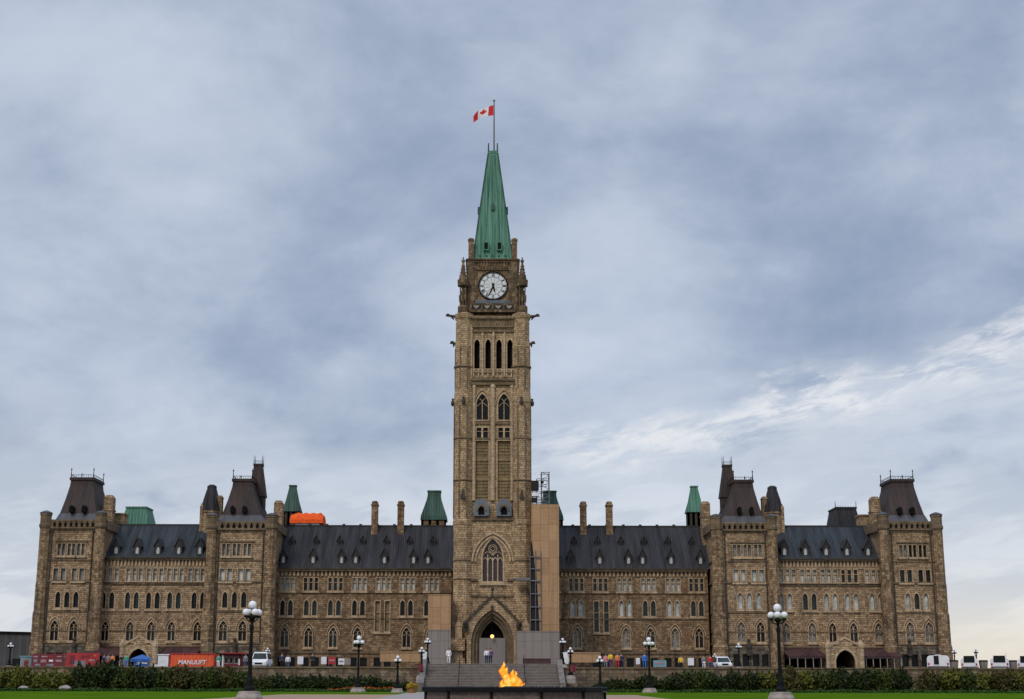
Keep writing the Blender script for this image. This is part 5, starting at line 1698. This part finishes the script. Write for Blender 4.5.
def shrub_proto(key, mat, label):
    seed, rx, ry, h, n = key
    m, t = shrub_meshes(seed, rx, ry, h, n, .17)
    r = thing('shrub', (0, 0, 0), label, 'shrub', 'shrubs along the foot of the terrace wall')
    m.build('foliage', mat, r); t.build('stem', TWIG, r)
    return r
KIND = {}
for nm, key, mat in (('olive', (1, 1.7, 1.1, 1.75, 2000), LEAF_Y), ('olive2', (2, 1.6, 1.1, 1.7, 2000), LEAF_Y), ('dark', (3, 1.7, 1.1, 1.9, 2000), LEAF_D), ('dark2', (4, 1.5, 1.0, 1.35, 1700), LEAF_D),
                     ('mid', (5, 1.6, 1.1, 1.7, 2000), LEAF_M), ('russet', (6, 1.6, 1.1, 1.65, 1900), LEAF_B)):
    KIND[nm] = shrub_proto(key, mat, nm)
used = set()
def shrub(kind, px, d=150.0, sc=1.0, label=''):
    o = KIND[kind] if kind not in used else copy_tree(KIND[kind])
    used.add(kind)
    o.location = (PX(px, 680, d), d, GZ - .05); o.rotation_euler = (0, 0, px * 2.1 % 6.28); o.scale = (sc * 1.05, sc, sc * (1.2 if px < 255 or px > 708 else 1.0) * (0.84 + 0.3 * ((px * 7919) % 13) / 12)); o['label'] = label
ROW = [('olive', 2), ('olive2', 25), ('olive', 47), ('olive2', 66), ('dark', 88, 1.12), ('dark', 108, 1.15), ('mid', 127, 1.05), ('dark', 146, 1.05), ('mid', 166), ('russet', 186, 1.08), ('mid', 205), ('russet', 224, 1.08), ('mid', 243, .95),
       ('mid', 262, .85), ('dark2', 279), ('dark2', 297), ('dark2', 316, 1.05), ('dark2', 334, 1.05), ('dark2', 352, 1.05), ('dark2', 369, .95), ('dark2', 384, .85), ('dark2', 406, .7),
       ('dark2', 600, .6), ('dark2', 615, .85), ('dark2', 631, .95), ('dark2', 648, 1.1), ('dark2', 665), ('dark2', 682, 1.05), ('mid', 698, 1.2), ('dark', 715, .85), ('dark', 733, .82), ('dark', 751, .85), ('olive', 769, .95), ('russet', 786), ('olive2', 803),
       ('mid', 822), ('dark', 842, .95), ('dark', 862, .95), ('mid', 882), ('dark', 902, .9), ('russet', 926, 1.0), ('olive', 946), ('mid', 965, 1.0), ('olive2', 984), ('russet', 1003, 1.02), ('olive', 1023)]
WORD = {'olive': 'yellow-green', 'olive2': 'yellow-green', 'dark': 'dark green', 'dark2': 'low dark green', 'mid': 'mid green', 'russet': 'brownish'}
def where(px):
    marks = [(2, 'at the far left edge'), (27, 'below the pale cyan booth'), (47, 'below the maroon display panels'), (66, 'below the gap before the red panel'), (88, 'in front of the red panel'), (108, 'right of the red panel, below the people'), (127, 'left below the blue tent'), (146, 'right below the blue tent'),
             (166, 'below the white box cabin'), (186, 'below the left half of the orange container'), (205, 'below the right half of the orange container'), (224, 'below the maroon kiosk'), (243, 'just left of the large left lamp post'), (262, 'below the white van'),
             (279, 'second right of the large left lamp post'), (297, 'third right of the large left lamp post'), (316, 'fourth right of the large left lamp post'), (334, 'two left of the mid left lamp'), (352, 'behind the mid left lamp post'), (369, 'just right of the mid left lamp post'), (384, 'left of the small lamp with the flower bed'), (406, 'behind the yellow flower tub'),
             (600, 'right beside the stairs, smallest there'), (615, 'second right of the stairs'), (631, 'third right of the stairs'), (648, 'behind the mid right lamp post'), (665, 'just right of the mid right lamp post'), (682, 'two right of the mid right lamp'), (698, 'standing taller than its neighbours left of the white car'), (715, 'below the white car, left side'), (733, 'below the white car, right side'), (751, 'left of the large right lamp post'),
             (769, 'just left behind the large right lamp post'), (786, 'just right behind the large right lamp post'), (803, 'second right of the large right lamp post'), (822, 'left of the right stone porch'), (842, 'below the arch of the right stone porch'), (862, 'right of the right stone porch'), (882, 'below the right maroon canopy'), (902, 'before the right end pavilion'), (926, 'below the leftmost white trailer, left'), (946, 'below the leftmost white trailer, right'), (965, 'below the second white trailer'), (984, 'between the second and third white trailers'), (1003, 'below the third white trailer'), (1023, 'at the far right edge')]
    return min(marks, key=lambda q: abs(q[0] - px))[1]
for e in ROW:
    shrub(e[0], e[1], 150 + (hash(e[1]) % 5) * .25, e[2] if len(e) > 2 else 1.0, WORD[e[0]] + ' shrub ' + where(e[1]))

rg = random.Random(5)
def strip(name, x0, x1, y0, y1, h, n, sz, mat, label=None, cat=None):
    m = MB()
    for i in range(n):
        x, y = rg.uniform(x0, x1), rg.uniform(y0, y1)
        hh = h * (.7 + .3 * math.sin(x * 1.3) * math.sin(x * .37 + 1)) 
        leaf(m, (x, y, GZ + rg.random() * hh), sz * rg.uniform(.6, 1.3), rg)
    o = m.build(name, mat); tag(o, label, cat, kind='stuff'); return o
strip('ground_cover', -54, -9.2, 143.5, 147.5, .32, 15000, .13, LEAF_G, 'low dark green ground cover edging the left lawn', 'ground cover')
strip('ground_cover', 11.5, 58, 143.5, 147.5, .32, 15000, .13, LEAF_G, 'low dark green ground cover edging the right lawn', 'ground cover')
strip('flower_bed', -16.5, -9.4, 147.6, 148.4, .62, 700, .10, PETAL_R, 'band of red and orange flowers before the dark shrubs left of the stairs', 'flowers')
r = thing('flower_tub', (PX(412.5, 690, 128), 128, GZ), 'tub of yellow flowers beside the small lamp left of the basin', 'planter')
m = MB(); m.lathe(r.location.x, 128, [(.34, GZ), (.42, GZ + .35), (.46, GZ + .42), (.40, GZ + .4)], 12); m.build('tub', plain('terracotta', (.25, .12, .05), .8), r)
m = MB()
for i in range(420):
    a = rg.random() * 6.28; d = .5 * rg.random() ** .5; leaf(m, (r.location.x + d * math.cos(a), 128 + d * math.sin(a), GZ + .42 + rg.random() * .5 * (1.1 - d)), .075, rg)
m.build('blossom', PETAL_Y, r)
m = MB()
for i in range(200):
    a = rg.random() * 6.28; d = .5 * rg.random() ** .5; leaf(m, (r.location.x + d * math.cos(a), 128 + d * math.sin(a), GZ + .38 + rg.random() * .35), .08, rg)
m.build('foliage', LEAF_M, r)
for px, py, lab, sz in ((66, 686, 'pale pinkish boulder between shrubs at left', .55), (24, 687, 'grey boulder half hidden under the yellow-green shrubs at left', .45)):
    m = MB(); x = PX(px, 688, 147.8); m.sphere((x, 147.8, GZ + .2), sz, 10, 7, (1.2, 1, .7))
    for v in m.bm.verts: v.co += Vector((rg.uniform(-.07, .07), rg.uniform(-.07, .07), rg.uniform(-.05, .05)))
    tag(m.build('boulder', PEDE), lab, 'boulder')

# ------------------------------------------------------------------ site cabins, vehicles, signs on the terrace
def text_obj(txt, size, mat, parent, loc, name='lettering', shear=0.0):
    cu = bpy.data.curves.new('lettering', 'FONT'); cu.body = txt; cu.size = size; cu.align_x = 'CENTER'; cu.align_y = 'CENTER'; cu.extrude = .015; cu.shear = shear; cu.offset = size * .02
    o = bpy.data.objects.new('tmp', cu); COL.objects.link(o)
    dg = bpy.context.evaluated_depsgraph_get(); me = bpy.data.meshes.new_from_object(o.evaluated_get(dg))
    bpy.data.objects.remove(o)
    me.transform(Matrix.Translation(Vector(loc) - Vector(parent.location)) @ Matrix.Rotation(PI / 2, 4, 'X'))
    me.materials.clear(); me.materials.append(mat)
    q = bpy.data.objects.new(name, me); COL.objects.link(q); q.parent = parent
    return q
Yk = 185.0
def kx(px): return PX(px, 660, Yk)
def kz(py): return PZ(py, Yk)
# orange container
xa, xb = kx(170), kx(215)
r = thing('shipping_container', ((xa + xb) / 2, Yk, TZ), 'orange steel container with white lettering on its side, on the terrace', 'container')
zt = kz(653.5)
m = MB()
pr = []
nn = 46
for i in range(nn + 1):
    x = xa + (xb - xa) * i / nn; pr.append((x, Yk - (.05 if (i // 2) % 2 else 0)))
A = [m.v(x, y, TZ + .25) for x, y in pr]; B2 = [m.v(x, y, zt) for x, y in pr]
for i in range(nn): m.f([A[i], A[i + 1], B2[i + 1], B2[i]])
m.box(xa, xb, Yk + .02, Yk + 2.4, TZ + .1, zt)
body = m.build('body', ORANGE, r)
m = MB()
for z in (TZ + .1, zt - .1): m.box(xa - .04, xb + .04, Yk - .09, Yk - .01, z, z + .16)
for x in (xa - .04, xb - .1): m.box(x, x + .14, Yk - .09, Yk - .01, TZ + .26, zt - .1)
m.build('frame', RED, r)
text_obj('MANULIFT', .74, WHITE, r, ((xa + xb) / 2 + .05, Yk - .10, kz(662.3)), shear=.15)
# white box cabin
def cabin(px0, px1, py, mat, label, name='site_cabin', depth=2.4, Y=Yk - .3):
    xa, xb = PX(px0, 660, Y), PX(px1, 660, Y); zt = PZ(py, Y)
    r = thing(name, ((xa + xb) / 2, Y, TZ), label, 'cabin')
    m = MB(); m.box(xa, xb, Y, Y + depth, TZ + .1, zt); m.build('body', mat, r, bevel=.04)
    m = MB(); m.box(xa - .1, xb + .1, Y - .1, Y + depth + .1, zt, zt + .12); m.build('roof', mat, r)
    m = MB(); m.box(xa + .05, xa + .3, Y + .05, Y + .4, TZ - .02, TZ + .1); m.box(xb - .3, xb - .05, Y + .05, Y + .4, TZ - .02, TZ + .1); m.build_split('support_block', STEEL, r)
    return r, xa, xb, zt, Y
r, xa, xb, zt, Y = cabin(158.5, 169, 655, WHITE, 'plain white box cabin left of the orange container')
m = MB(); m.box(xa - .9, xa - .02, Y + .2, Y + 2, TZ + .1, TZ + .55); m.build('low_step', WHITE, r)
r, xa, xb, zt, Y = cabin(223, 241, 654.5, MAROON, 'maroon kiosk with white window frames right of the orange container', 'kiosk')
m = MB(); m.box(xa - .1, xb + 1.3, Y - .7, Y + 1, zt + .13, zt + .25); m.build('awning', RED, r)
for f in (.22, .5, .78):
    x = xa + (xb - xa) * f; m = MB(); m.ring(rect(x, TZ + .75, TZ + 1.45, .38), rect(x, TZ + .66, TZ + 1.54, .5), Y - .05, Y - .005); w_ = m.build('window', GREYB if f == .5 else PEDE, r)
    m = MB(); m.poly(rect(x, TZ + .75, TZ + 1.45, .38), Y - .015); m.build('pane', DKGLASS, w_)
m = MB(); m.box(xa - .02, xa + .16, Y - .06, Y - .004, TZ + .3, zt - .1); m.box(xb - .22, xb - .05, Y - .06, Y - .004, TZ + .5, TZ + 1.3); m.build_split('white_notice', WHITE, r)
# exhibit panels
r, xa, xb, zt, Y = cabin(21, 32, 657, CYAN, 'pale cyan framed booth at the left end of the maroon panels', 'booth')
m = MB(); m.box(xa + .15, xb - .15, Y - .03, Y - .004, TZ + .3, zt - .2); m.build('booth_opening', GREYB, r)
m = MB(); m.box(xa + .5, xb - .35, Y - .06, Y - .032, TZ + .2, TZ + 1.0); m.build('counter', MAROON, r)
def display(px0, px1, py, mat, label, marks, Y):
    xa, xb = PX(px0, 660, Y), PX(px1, 660, Y); zt = PZ(py, Y)
    r = thing('display_panel', ((xa + xb) / 2, Y, TZ), label, 'display')
    m = MB(); m.box(xa, xb, Y, Y + .15, TZ + .15, zt); m.build('board', mat, r)
    for x in (xa + .2, (xa + xb) / 2, xb - .2):
        m = MB(); m.box(x - .05, x + .05, Y + .15, Y + .25, TZ - .02, zt); m.box(x - .05, x + .05, Y + .25, Y + .9, TZ - .02, TZ + .08); m.build('prop', STEEL, r)
    for (u, v, w, h, mm) in marks:
        x = xa + (xb - xa) * u; z = TZ + .15 + (zt - TZ - .15) * v
        m = MB(); m.box(x - w / 2, x + w / 2, Y - .02, Y - .003, z - h / 2, z + h / 2); m.build('picture', mm, r)
PINK = plain('faded_print', (.38, .22, .24), .6, var=.5, scale=4)
GREYP = plain('grey_print', (.20, .20, .24), .6, var=.6, scale=4)
display(32.5, 63.5, 654, MAROON, 'maroon display board with rows of small pale pictures, left', [(.12, .8, .55, .18, PINK), (.4, .8, .75, .16, PINK), (.62, .78, .5, .14, RED), (.88, .8, .55, .14, PINK), (.12, .5, .5, .4, GREYP), (.38, .48, .7, .35, PINK), (.62, .5, .5, .25, WHITE), (.87, .5, .8, .28, PINK), (.2, .2, .7, .25, GREYP), (.6, .2, .9, .25, GREYP)], Yk - 1)
display(66, 100, 653, RED, 'bright red display board with grey photographs, before the left pavilion', [(.2, .55, .6, 1.1, MAROON), (.36, .3, .9, .6, GREYP), (.52, .3, .6, .7, GREYP), (.78, .5, .75, .2, PEDE), (.86, .82, .3, .25, ORANGE), (.6, .75, 1.0, .3, MAROON)], Yk - 1.4)
# blue tent
xa, xb = kx(133.5), kx(151.5)
r = thing('market_tent', ((xa + xb) / 2, Yk, TZ), 'blue canopy tent with white swooshes left of the white cabin', 'tent')
zt, ze = kz(654.5), kz(659.0)
m = MB(); m.frustum((xa - .1, xb + .1, Yk - 1, Yk + 1.3), ze, ((xa + xb) / 2 - .1, (xa + xb) / 2 + .1, Yk + .05, Yk + .25), zt, False); m.box(xa - .1, xb + .1, Yk - 1.03, Yk - .99, ze - .35, ze); m.build('canopy', BLUE, r)
m = MB(); m.box(xa + .35, xb - .05, Yk - .9, Yk - .85, TZ + .1, ze - .36); m.build('side_curtain', BLUE, r)
for x in (xa, xb):
    for y in (Yk - .95, Yk + 1.25):
        m = MB(); m.bar((x, y, TZ), (x, y, ze), .03, 6); m.build('leg', STEEL, r)
m = MB(); m.prism([(xa + .7, TZ + .75), (xb - .25, TZ + .62), (xb - .2, TZ + .78), (xa + .9, TZ + .93)], Yk - .93, Yk - .905); m.prism([(xa + .8, ze - .75), (xa + 1.35, ze - .42), (xa + 1.2, ze - .42), (xa + .7, ze - .7)], Yk - .93, Yk - .905); m.build('white_stripe', WHITE, r)

# white trailers
def trailer(px0, px1, py, Y, label, door):
    xa, xb = PX(px0, 660, Y), PX(px1, 660, Y); zt = PZ(py, Y)
    r = thing('white_trailer', ((xa + xb) / 2, Y, TZ), label, 'trailer', 'white trailers parked in a row at the right')
    w = xb - xa; h = zt - TZ; z0 = TZ + .42; xm = (xa + xb) / 2
    pr = [(xa, z0), (xb, z0), (xb, zt - .45), (xb - .08, zt - .22), (xb - .35, zt - .06)]
    pr += [(xm, zt)] + [(2 * xm - x, z) for x, z in pr[:1:-1]]
    m = MB(); m.prism(pr, Y, Y + 5.2); m.build('body', WHITE, r, bevel=.05)
    m = MB()
    if door: hx, hw_, hz0, hz1 = xm - w * .08, .62, TZ + .75, TZ + 1.85
    else: hx, hw_, hz0, hz1 = xm, w * .56, TZ + 1.15, TZ + 1.85
    m.ring(rect(hx, hz0, hz1, hw_), rect(hx, hz0 - .07, hz1 + .07, hw_ + .14), Y - .05, Y - .004); wf = m.build('window', WHITE if door else IRON, r)
    m = MB(); m.poly(rect(hx, hz0, hz1, hw_), Y - .015); m.build('pane', DKGLASS, wf)
    m = MB(); m.box(xa + .1, xb - .1, Y - .12, Y - .003, TZ + .42, TZ + .58); m.build('bumper', STEEL, r)
    for sx in (xa + .2, xb - .2):
        m = MB(); m.box(sx - .1, sx + .1, Y - .03, Y - .003, TZ + .68, TZ + .98); m.build('tail_light', RED, r)
    for sx in (xa + .12, xb - .34):
        for yy in (1.9, 2.8):
            m = MB(); M0 = Matrix.Translation((sx, Y + yy, TZ + .34)) @ Matrix.Rotation(PI / 2, 4, 'Y'); m.M = M0; m.lathe(0, 0, [(.34, 0), (.34, .22)], 14); m.build('wheel', RUBBER, r)
    m = MB(); m.box(xm - .35, xm + .35, Y + 1.6, Y + 2.3, zt - .03, zt + .16); m.build('roof_vent', PEDE, r)
    m = MB(); m.box(xb + .02, xb + .25, Y + .5, Y + .6, TZ + 1.0, TZ + 1.4) if False else m.bar((xb - .3, Y + .6, zt - .1), (xb - .3, Y + .6, zt + .5), .02, 5); m.build('aerial', IRON, r)
    r.rotation_euler = (0, 0, -math.atan2(xm, Y))
trailer(928, 949.5, 653.5, 186, 'white trailer with a narrow dark window, leftmost, against the stone pavilion', True)
trailer(961.5, 978, 655.5, 190, 'second white trailer from the left with a wide dark window', False)
trailer(991, 1009, 655.5, 188, 'third white trailer from the left with a wide dark window', False)
trailer(1018, 1035, 656.5, 190, 'rightmost white trailer cut by the picture edge', False)
for px, lab in ((955.5, 'dark equipment bin between the first two white trailers'), (985, 'dark equipment bin between the second and third white trailers'), (1014.5, 'dark equipment bin left of the rightmost white trailer')):
    x = PX(px, 662, 192); r = thing('equipment_bin', (x, 192, TZ), lab, 'bin')
    m = MB(); m.frustum((x - .35, x + .35, 192, 192.8), TZ + .1, (x - .45, x + .45, 191.9, 192.9), TZ + 1.25); m.build('body', GREYB, r)
    m = MB(); m.frustum((x - .5, x + .5, 191.85, 192.95), TZ + 1.25, (x - .4, x + .4, 192, 192.8), TZ + 1.42); m.build('lid', IRON, r)
    for q in (-.3, .3):
        m = MB(); m.M = Matrix.Translation((x + q, 192.6, TZ + .12)) @ Matrix.Rotation(PI / 2, 4, 'Y'); m.lathe(0, 0, [(.12, -.03), (.12, .03)], 10); m.build('wheel', RUBBER, r)

def car(px, Y, W, H, Ln, label, name, van=False):
    x = PX(px, 664, Y); r = thing(name, (x, Y, TZ), label, 'van' if van else 'car')
    h = W / 2
    # (y, half width low, z low, half width belt, z belt, half width roof, z roof)
    zb = TZ + .28; zbelt = TZ + H * .56
    st = [(0.0, h * .86, .62), (.12, h * .94, .78), (1.0 if not van else .55, h, .92), (1.35 if not van else .8, h, 1.0), (Ln * .5, h, 1.0), (Ln - .3, h * .98, 1.0), (Ln, h * .9, .9)]
    m = MB(); rows = []
    for y, hw_, f in st:
        zt_ = zb + (zbelt - zb) * f
        rows.append([m.v(x - hw_ * .94, Y + y, zb), m.v(x - hw_, Y + y, (zb + zt_) / 2), m.v(x - hw_ * .96, Y + y, zt_), m.v(x + hw_ * .96, Y + y, zt_), m.v(x + hw_, Y + y, (zb + zt_) / 2), m.v(x + hw_ * .94, Y + y, zb)])
    for a, b in zip(rows, rows[1:]):
        for i in range(6): m.f([a[i], a[(i + 1) % 6], b[(i + 1) % 6], b[i]])
    m.f(rows[0][::-1]); m.f(rows[-1])
    yr0, yr1 = (1.75, Ln - .75) if not van else (1.25, Ln - .12)
    yb0, yb1 = (1.05, Ln - .15) if not van else (.75, Ln - .03)
    zr = TZ + H
    def gl(e, dz=0): return (x - h * .93 - e, x + h * .93 + e, Y + yb0 - e, Y + yb1 + e), (x - h * .74 - e, x + h * .74 + e, Y + yr0 - e, Y + yr1 + e)
    a, b = gl(0); m.frustum(a, zbelt - .03, b, zr - .03); m.frustum((b[0], b[1], b[2], b[3]), zr - .03, (b[0] + .08, b[1] - .08, b[2] + .1, b[3] - .1), zr + .03)
    m.build('body', WHITE, r, bevel=.04)
    m = MB()
    def gp(u, v): # windscreen
        return (x + u * (h * .93 + (h * .74 - h * .93) * v), Y + yb0 + (yr0 - yb0) * v - .015, zbelt - .03 + (zr - zbelt) * v)
    m.f([m.v(*gp(-.9, .08)), m.v(*gp(.9, .08)), m.v(*gp(.9, .9)), m.v(*gp(-.9, .9))]); m.build('windscreen', TEAL, r)
    for sx in (-1, 1):
        m = MB()
        def sp_(t, v): return (x + sx * (h * .93 + (h * .74 - h * .93) * v + .012), Y + (yb0 + (yr0 - yb0) * v) * (1 - t) + (yb1 + (yr1 - yb1) * v) * t, zbelt - .03 + (zr - zbelt) * v)
        m.f([m.v(*sp_(.06, .1)), m.v(*sp_(.94, .1)), m.v(*sp_(.94, .88)), m.v(*sp_(.06, .88))]); m.build('side_window', DKGLASS, r)
        m = MB(); m.sphere((x + sx * h * .68, Y + .06, zb + (zbelt - zb) * .55), .14, 10, 6, (1.3, .5, .8)); m.build('headlight', GLOBE, r)
        m = MB(); m.box(x + sx * (h + .02), x + sx * (h + .2), Y + yb0 + .25, Y + yb0 + .35, zbelt, zbelt + .15); m.build('wing_mirror', IRON, r)
        for yy in (.85, Ln - .85):
            m = MB(); m.M = Matrix.Translation((x + sx * (h - .1), Y + yy, TZ + .32)) @ Matrix.Rotation(PI / 2, 4, 'Y'); m.lathe(0, 0, [(.2, -.11), (.32, -.1), (.32, .1), (.2, .11)], 16); w_ = m.build('wheel', RUBBER, r)
            m = MB(); m.M = Matrix.Translation((x + sx * (h - .1), Y + yy, TZ + .32)) @ Matrix.Rotation(PI / 2, 4, 'Y'); m.lathe(0, 0, [(.19, -.12), (.19, .12)], 10); m.build('rim', STEEL, w_)
    m = MB(); m.box(x - h * .42, x + h * .42, Y - .02, Y + .1, zb + .22, zb + .42); m.build('grille', IRON, r)
    m = MB(); m.box(x - h * .9, x + h * .9, Y - .06, Y + .12, zb - .02, zb + .16); m.build('bumper', GREYB, r)
car(259, 176, 2.1, 1.95, 4.8, 'white van facing forward on the terrace beside the maroon kiosk', 'parked_van', True)
car(726, 175, 1.85, 1.5, 4.3, 'white car facing forward on the terrace before the right inner pavilion', 'parked_car')

# small signs and stands along the wing fronts
def sign(px, py, w, h, Y, mat, label, line=None):
    x, z = P(px, py, Y); r = thing('notice_board', (x, Y, TZ), label, 'sign')
    m = MB(); m.box(x - w / 2, x + w / 2, Y, Y + .06, z - h / 2, z + h / 2); m.build('board', mat, r)
    for q in (-1, 1):
        m = MB(); m.bar((x + q * w * .4, Y + .1, TZ), (x + q * w * .4, Y + .1, z + h / 2), .03, 5); m.build('leg', STEEL, r)
    if line:
        m = MB(); m.box(x - w * .35, x + w * .35, Y - .02, Y - .003, z - h * .1, z + h * .12); m.build('printed_band', line, r)
sign(301, 660, .75, 1.0, 190, WHITE, 'white notice board before the basement arches, leftmost of the left wing')
sign(324.5, 660, .7, .95, 190, WHITE, 'white notice board just left of the red one')
sign(332.5, 660, 1.0, .95, 189.5, RED, 'bright red notice board with a pale band before the left wing', PINK)
sign(342, 661, .8, .8, 190, WHITE, 'white notice board right of the red one', GREYP)
sign(348.5, 661, .7, .8, 189, GREYB, 'grey notice board left of the mid left lamp')
sign(638.5, 660, .5, .8, 190, WHITE, 'small white notice board beside the person in blue')
sign(691.5, 660.5, .8, .95, 190, WHITE, 'white notice board left of the white car')
sign(660.5, 662.5, 1.7, .85, 190, CYAN, 'wide pale blue and pink notice board right of the mid right lamp', PINK)

# ------------------------------------------------------------------ people
def skin_mesh(name, joints, bones, rad, mat, parent, sub=1):
    me = bpy.data.meshes.new(name); keys = list(joints)
    me.from_pydata([joints[k_] for k_ in keys], [(keys.index(a), keys.index(b)) for a, b in bones], [])
    o = bpy.data.objects.new(name, me); COL.objects.link(o)
    sk = o.modifiers.new('skin', 'SKIN'); sk.use_smooth_shade = True
    if not me.skin_vertices: me.attributes.new('x', 'FLOAT', 'POINT')
    for i, k_ in enumerate(keys):
        sv = me.skin_vertices[0].data[i]; rr = rad[k_]; sv.radius = rr if isinstance(rr, tuple) else (rr, rr); sv.use_root = (i == 0)
    sb = o.modifiers.new('sub', 'SUBSURF'); sb.levels = sub; sb.render_levels = sub
    dg = bpy.context.evaluated_depsgraph_get(); me2 = bpy.data.meshes.new_from_object(o.evaluated_get(dg)); me2.name = name
    bpy.data.objects.remove(o)
    me2.materials.clear(); me2.materials.append(mat)
    q = bpy.data.objects.new(name, me2); COL.objects.link(q); q.parent = parent
    return q
def person(px, Y, z, shirt, trousers, label, stride=0.0, arm=0.0, hair=HAIR, face=0.0, jacket=False):
    x = PX(px, 664, Y)
    r = thing('person', (x, Y, z), label, 'person', None, face)
    J = dict(pelvis=(0, 0, .95), belly=(0, 0, 1.1), chest=(0, .01, 1.33), neck=(0, .02, 1.47), chin=(0, 0, 1.56), crown=(0, .01, 1.69))
    Rd = dict(pelvis=(.155, .11), belly=(.14, .10), chest=(.17, .115), neck=.055, chin=.085, crown=.085)
    Bn = [('pelvis', 'belly'), ('belly', 'chest'), ('chest', 'neck'), ('neck', 'chin'), ('chin', 'crown')]
    for n_, sx in (('l', -1), ('r', 1)):
        st = stride * sx
        J.update({n_ + 'hip': (sx * .1, 0, .88), n_ + 'knee': (sx * .11, -st * .6 - .03, .49), n_ + 'ank': (sx * .115, -st + .02 + (.05 if st < 0 else 0), .08), n_ + 'toe': (sx * .13, -st - .15, .035),
                  n_ + 'sho': (sx * .19, .01, 1.4), n_ + 'elb': (sx * .25, st * .5 - arm * .02, 1.12), n_ + 'wri': (sx * .24, st * .8 - .06 - arm * .22, .90 + arm * .22), n_ + 'hand': (sx * .235, st * .85 - .09 - arm * .28, .80 + arm * .26), n_ + 'thumb': (sx * .20, st * .85 - .12 - arm * .27, .86 + arm * .25)})
        Rd.update({n_ + 'hip': .088, n_ + 'knee': .058, n_ + 'ank': .042, n_ + 'toe': (.04, .03), n_ + 'sho': .06, n_ + 'elb': .042, n_ + 'wri': .03, n_ + 'hand': (.035, .02), n_ + 'thumb': .013})
        Bn += [('pelvis', n_ + 'hip'), (n_ + 'hip', n_ + 'knee'), (n_ + 'knee', n_ + 'ank'), (n_ + 'ank', n_ + 'toe'), ('chest', n_ + 'sho'), (n_ + 'sho', n_ + 'elb'), (n_ + 'elb', n_ + 'wri'), (n_ + 'wri', n_ + 'hand'), (n_ + 'wri', n_ + 'thumb')]
    J['nose'] = (0, -.10, 1.62); Rd['nose'] = .016; Bn.append(('chin', 'nose'))
    skin_mesh('body', J, Bn, Rd, SKIN, r)
    g = lambda v, e: tuple(a + e for a in v) if isinstance(v, tuple) else v + e
    ks = ['belly', 'pelvis', 'chest', 'lsho', 'lelb', 'lwri', 'rsho', 'relb', 'rwri']
    skin_mesh('jacket' if jacket else 'shirt', {q: J[q] for q in ks}, [b for b in Bn if b[0] in ks and b[1] in ks], {q: g(Rd[q], .028 if jacket else .02) for q in ks}, CLOTH[shirt], r)
    ks = ['pelvis', 'lhip', 'lknee', 'lank', 'rhip', 'rknee', 'rank']
    skin_mesh('trousers', {q: J[q] for q in ks}, [b for b in Bn if b[0] in ks and b[1] in ks], {q: g(Rd[q], .018) for q in ks}, CLOTH[trousers], r)
    m = MB(); m.sphere((0, .035, 1.685), .108, 12, 8, (.95, 1.02, 1.0))
    me = m.build('hair', hair, None, smooth=True); me.parent = r
    for n_ in 'lr':
        m = MB(); t = J[n_ + 'toe']; a = J[n_ + 'ank']; m.sphere((t[0], (t[1] + a[1]) / 2, .045), .05, 10, 6, (1, 2.6, .9)); q = m.build('shoe', CLOTH['black'], None, smooth=True); q.parent = r
    return r
person(449.3, 162.5, FZ, 'white', 'white', 'person in white clothes at the top of the stairs, left of the arched door', .12)
person(487.3, 163, FZ, 'white', 'navy', 'person in a white top and dark trousers before the grey tower door', .1)
person(491.2, 163.3, FZ, 'purple', 'navy', 'person in a dark purple top right beside the one in white before the tower door', .05)
person(606.3, 165, TZ - .15, 'pink', 'grey', 'person in a pink top on the terrace right of the stairs', .1)
person(611.3, 168, TZ + .1, 'yellow', 'purple', 'person in a bright yellow top on the terrace right of the stairs', .08, jacket=True)
person(618.2, 167, TZ, 'orange', 'red', 'person in an orange top on the terrace right of the one in yellow', .12, .5)
person(622, 167.6, TZ, 'navy', 'navy', 'person in navy clothes just right of the one in orange', .06)
person(645.3, 166, TZ, 'blue', 'blue', 'person in bright blue clothes behind the mid right lamp', .1, jacket=True)
person(681.5, 166, TZ - .25, 'yellow', 'black', 'person in a yellow top between the two right notice boards', .0)
person(704.5, 180, TZ, 'grey', 'white', 'person in grey top and pale trousers left of the white car', .12)
person(711, 178, TZ, 'red', 'denim', 'person in a red top just left of the white car', .08)
person(288.5, 170, TZ - .2, 'white', 'denim', 'person in a white top before the left wing, right of the white van', .1)
person(282.5, 172, TZ, 'navy', 'black', 'person in dark navy clothes right of the white van', .06)
person(104.5, 181, TZ, 'navy', 'grey', 'person in a navy top right of the red display board', .08)
person(108.5, 180, TZ, 'grey', 'red', 'person in a grey top and red trousers right of the red display board', .1)
person(113, 179, TZ, 'orange', 'denim', 'person in an orange top among those left of the blue tent', .05, .4)
person(122, 180, TZ, 'black', 'denim', 'person in black clothes left of the blue tent', .1)
person(126.5, 179, TZ, 'green', 'blue', 'person in a green top nearest to the blue tent', .06)
person(219, 180, TZ, 'green', 'white', 'person in a green top between the orange container and maroon kiosk', .06)
person(313, 172, TZ, 'black', 'black', 'person in black clothes between the white notice boards of the left wing', .08)
person(246, 178, TZ, 'grey', 'denim', 'person in a grey top between maroon kiosk and white van', .05)
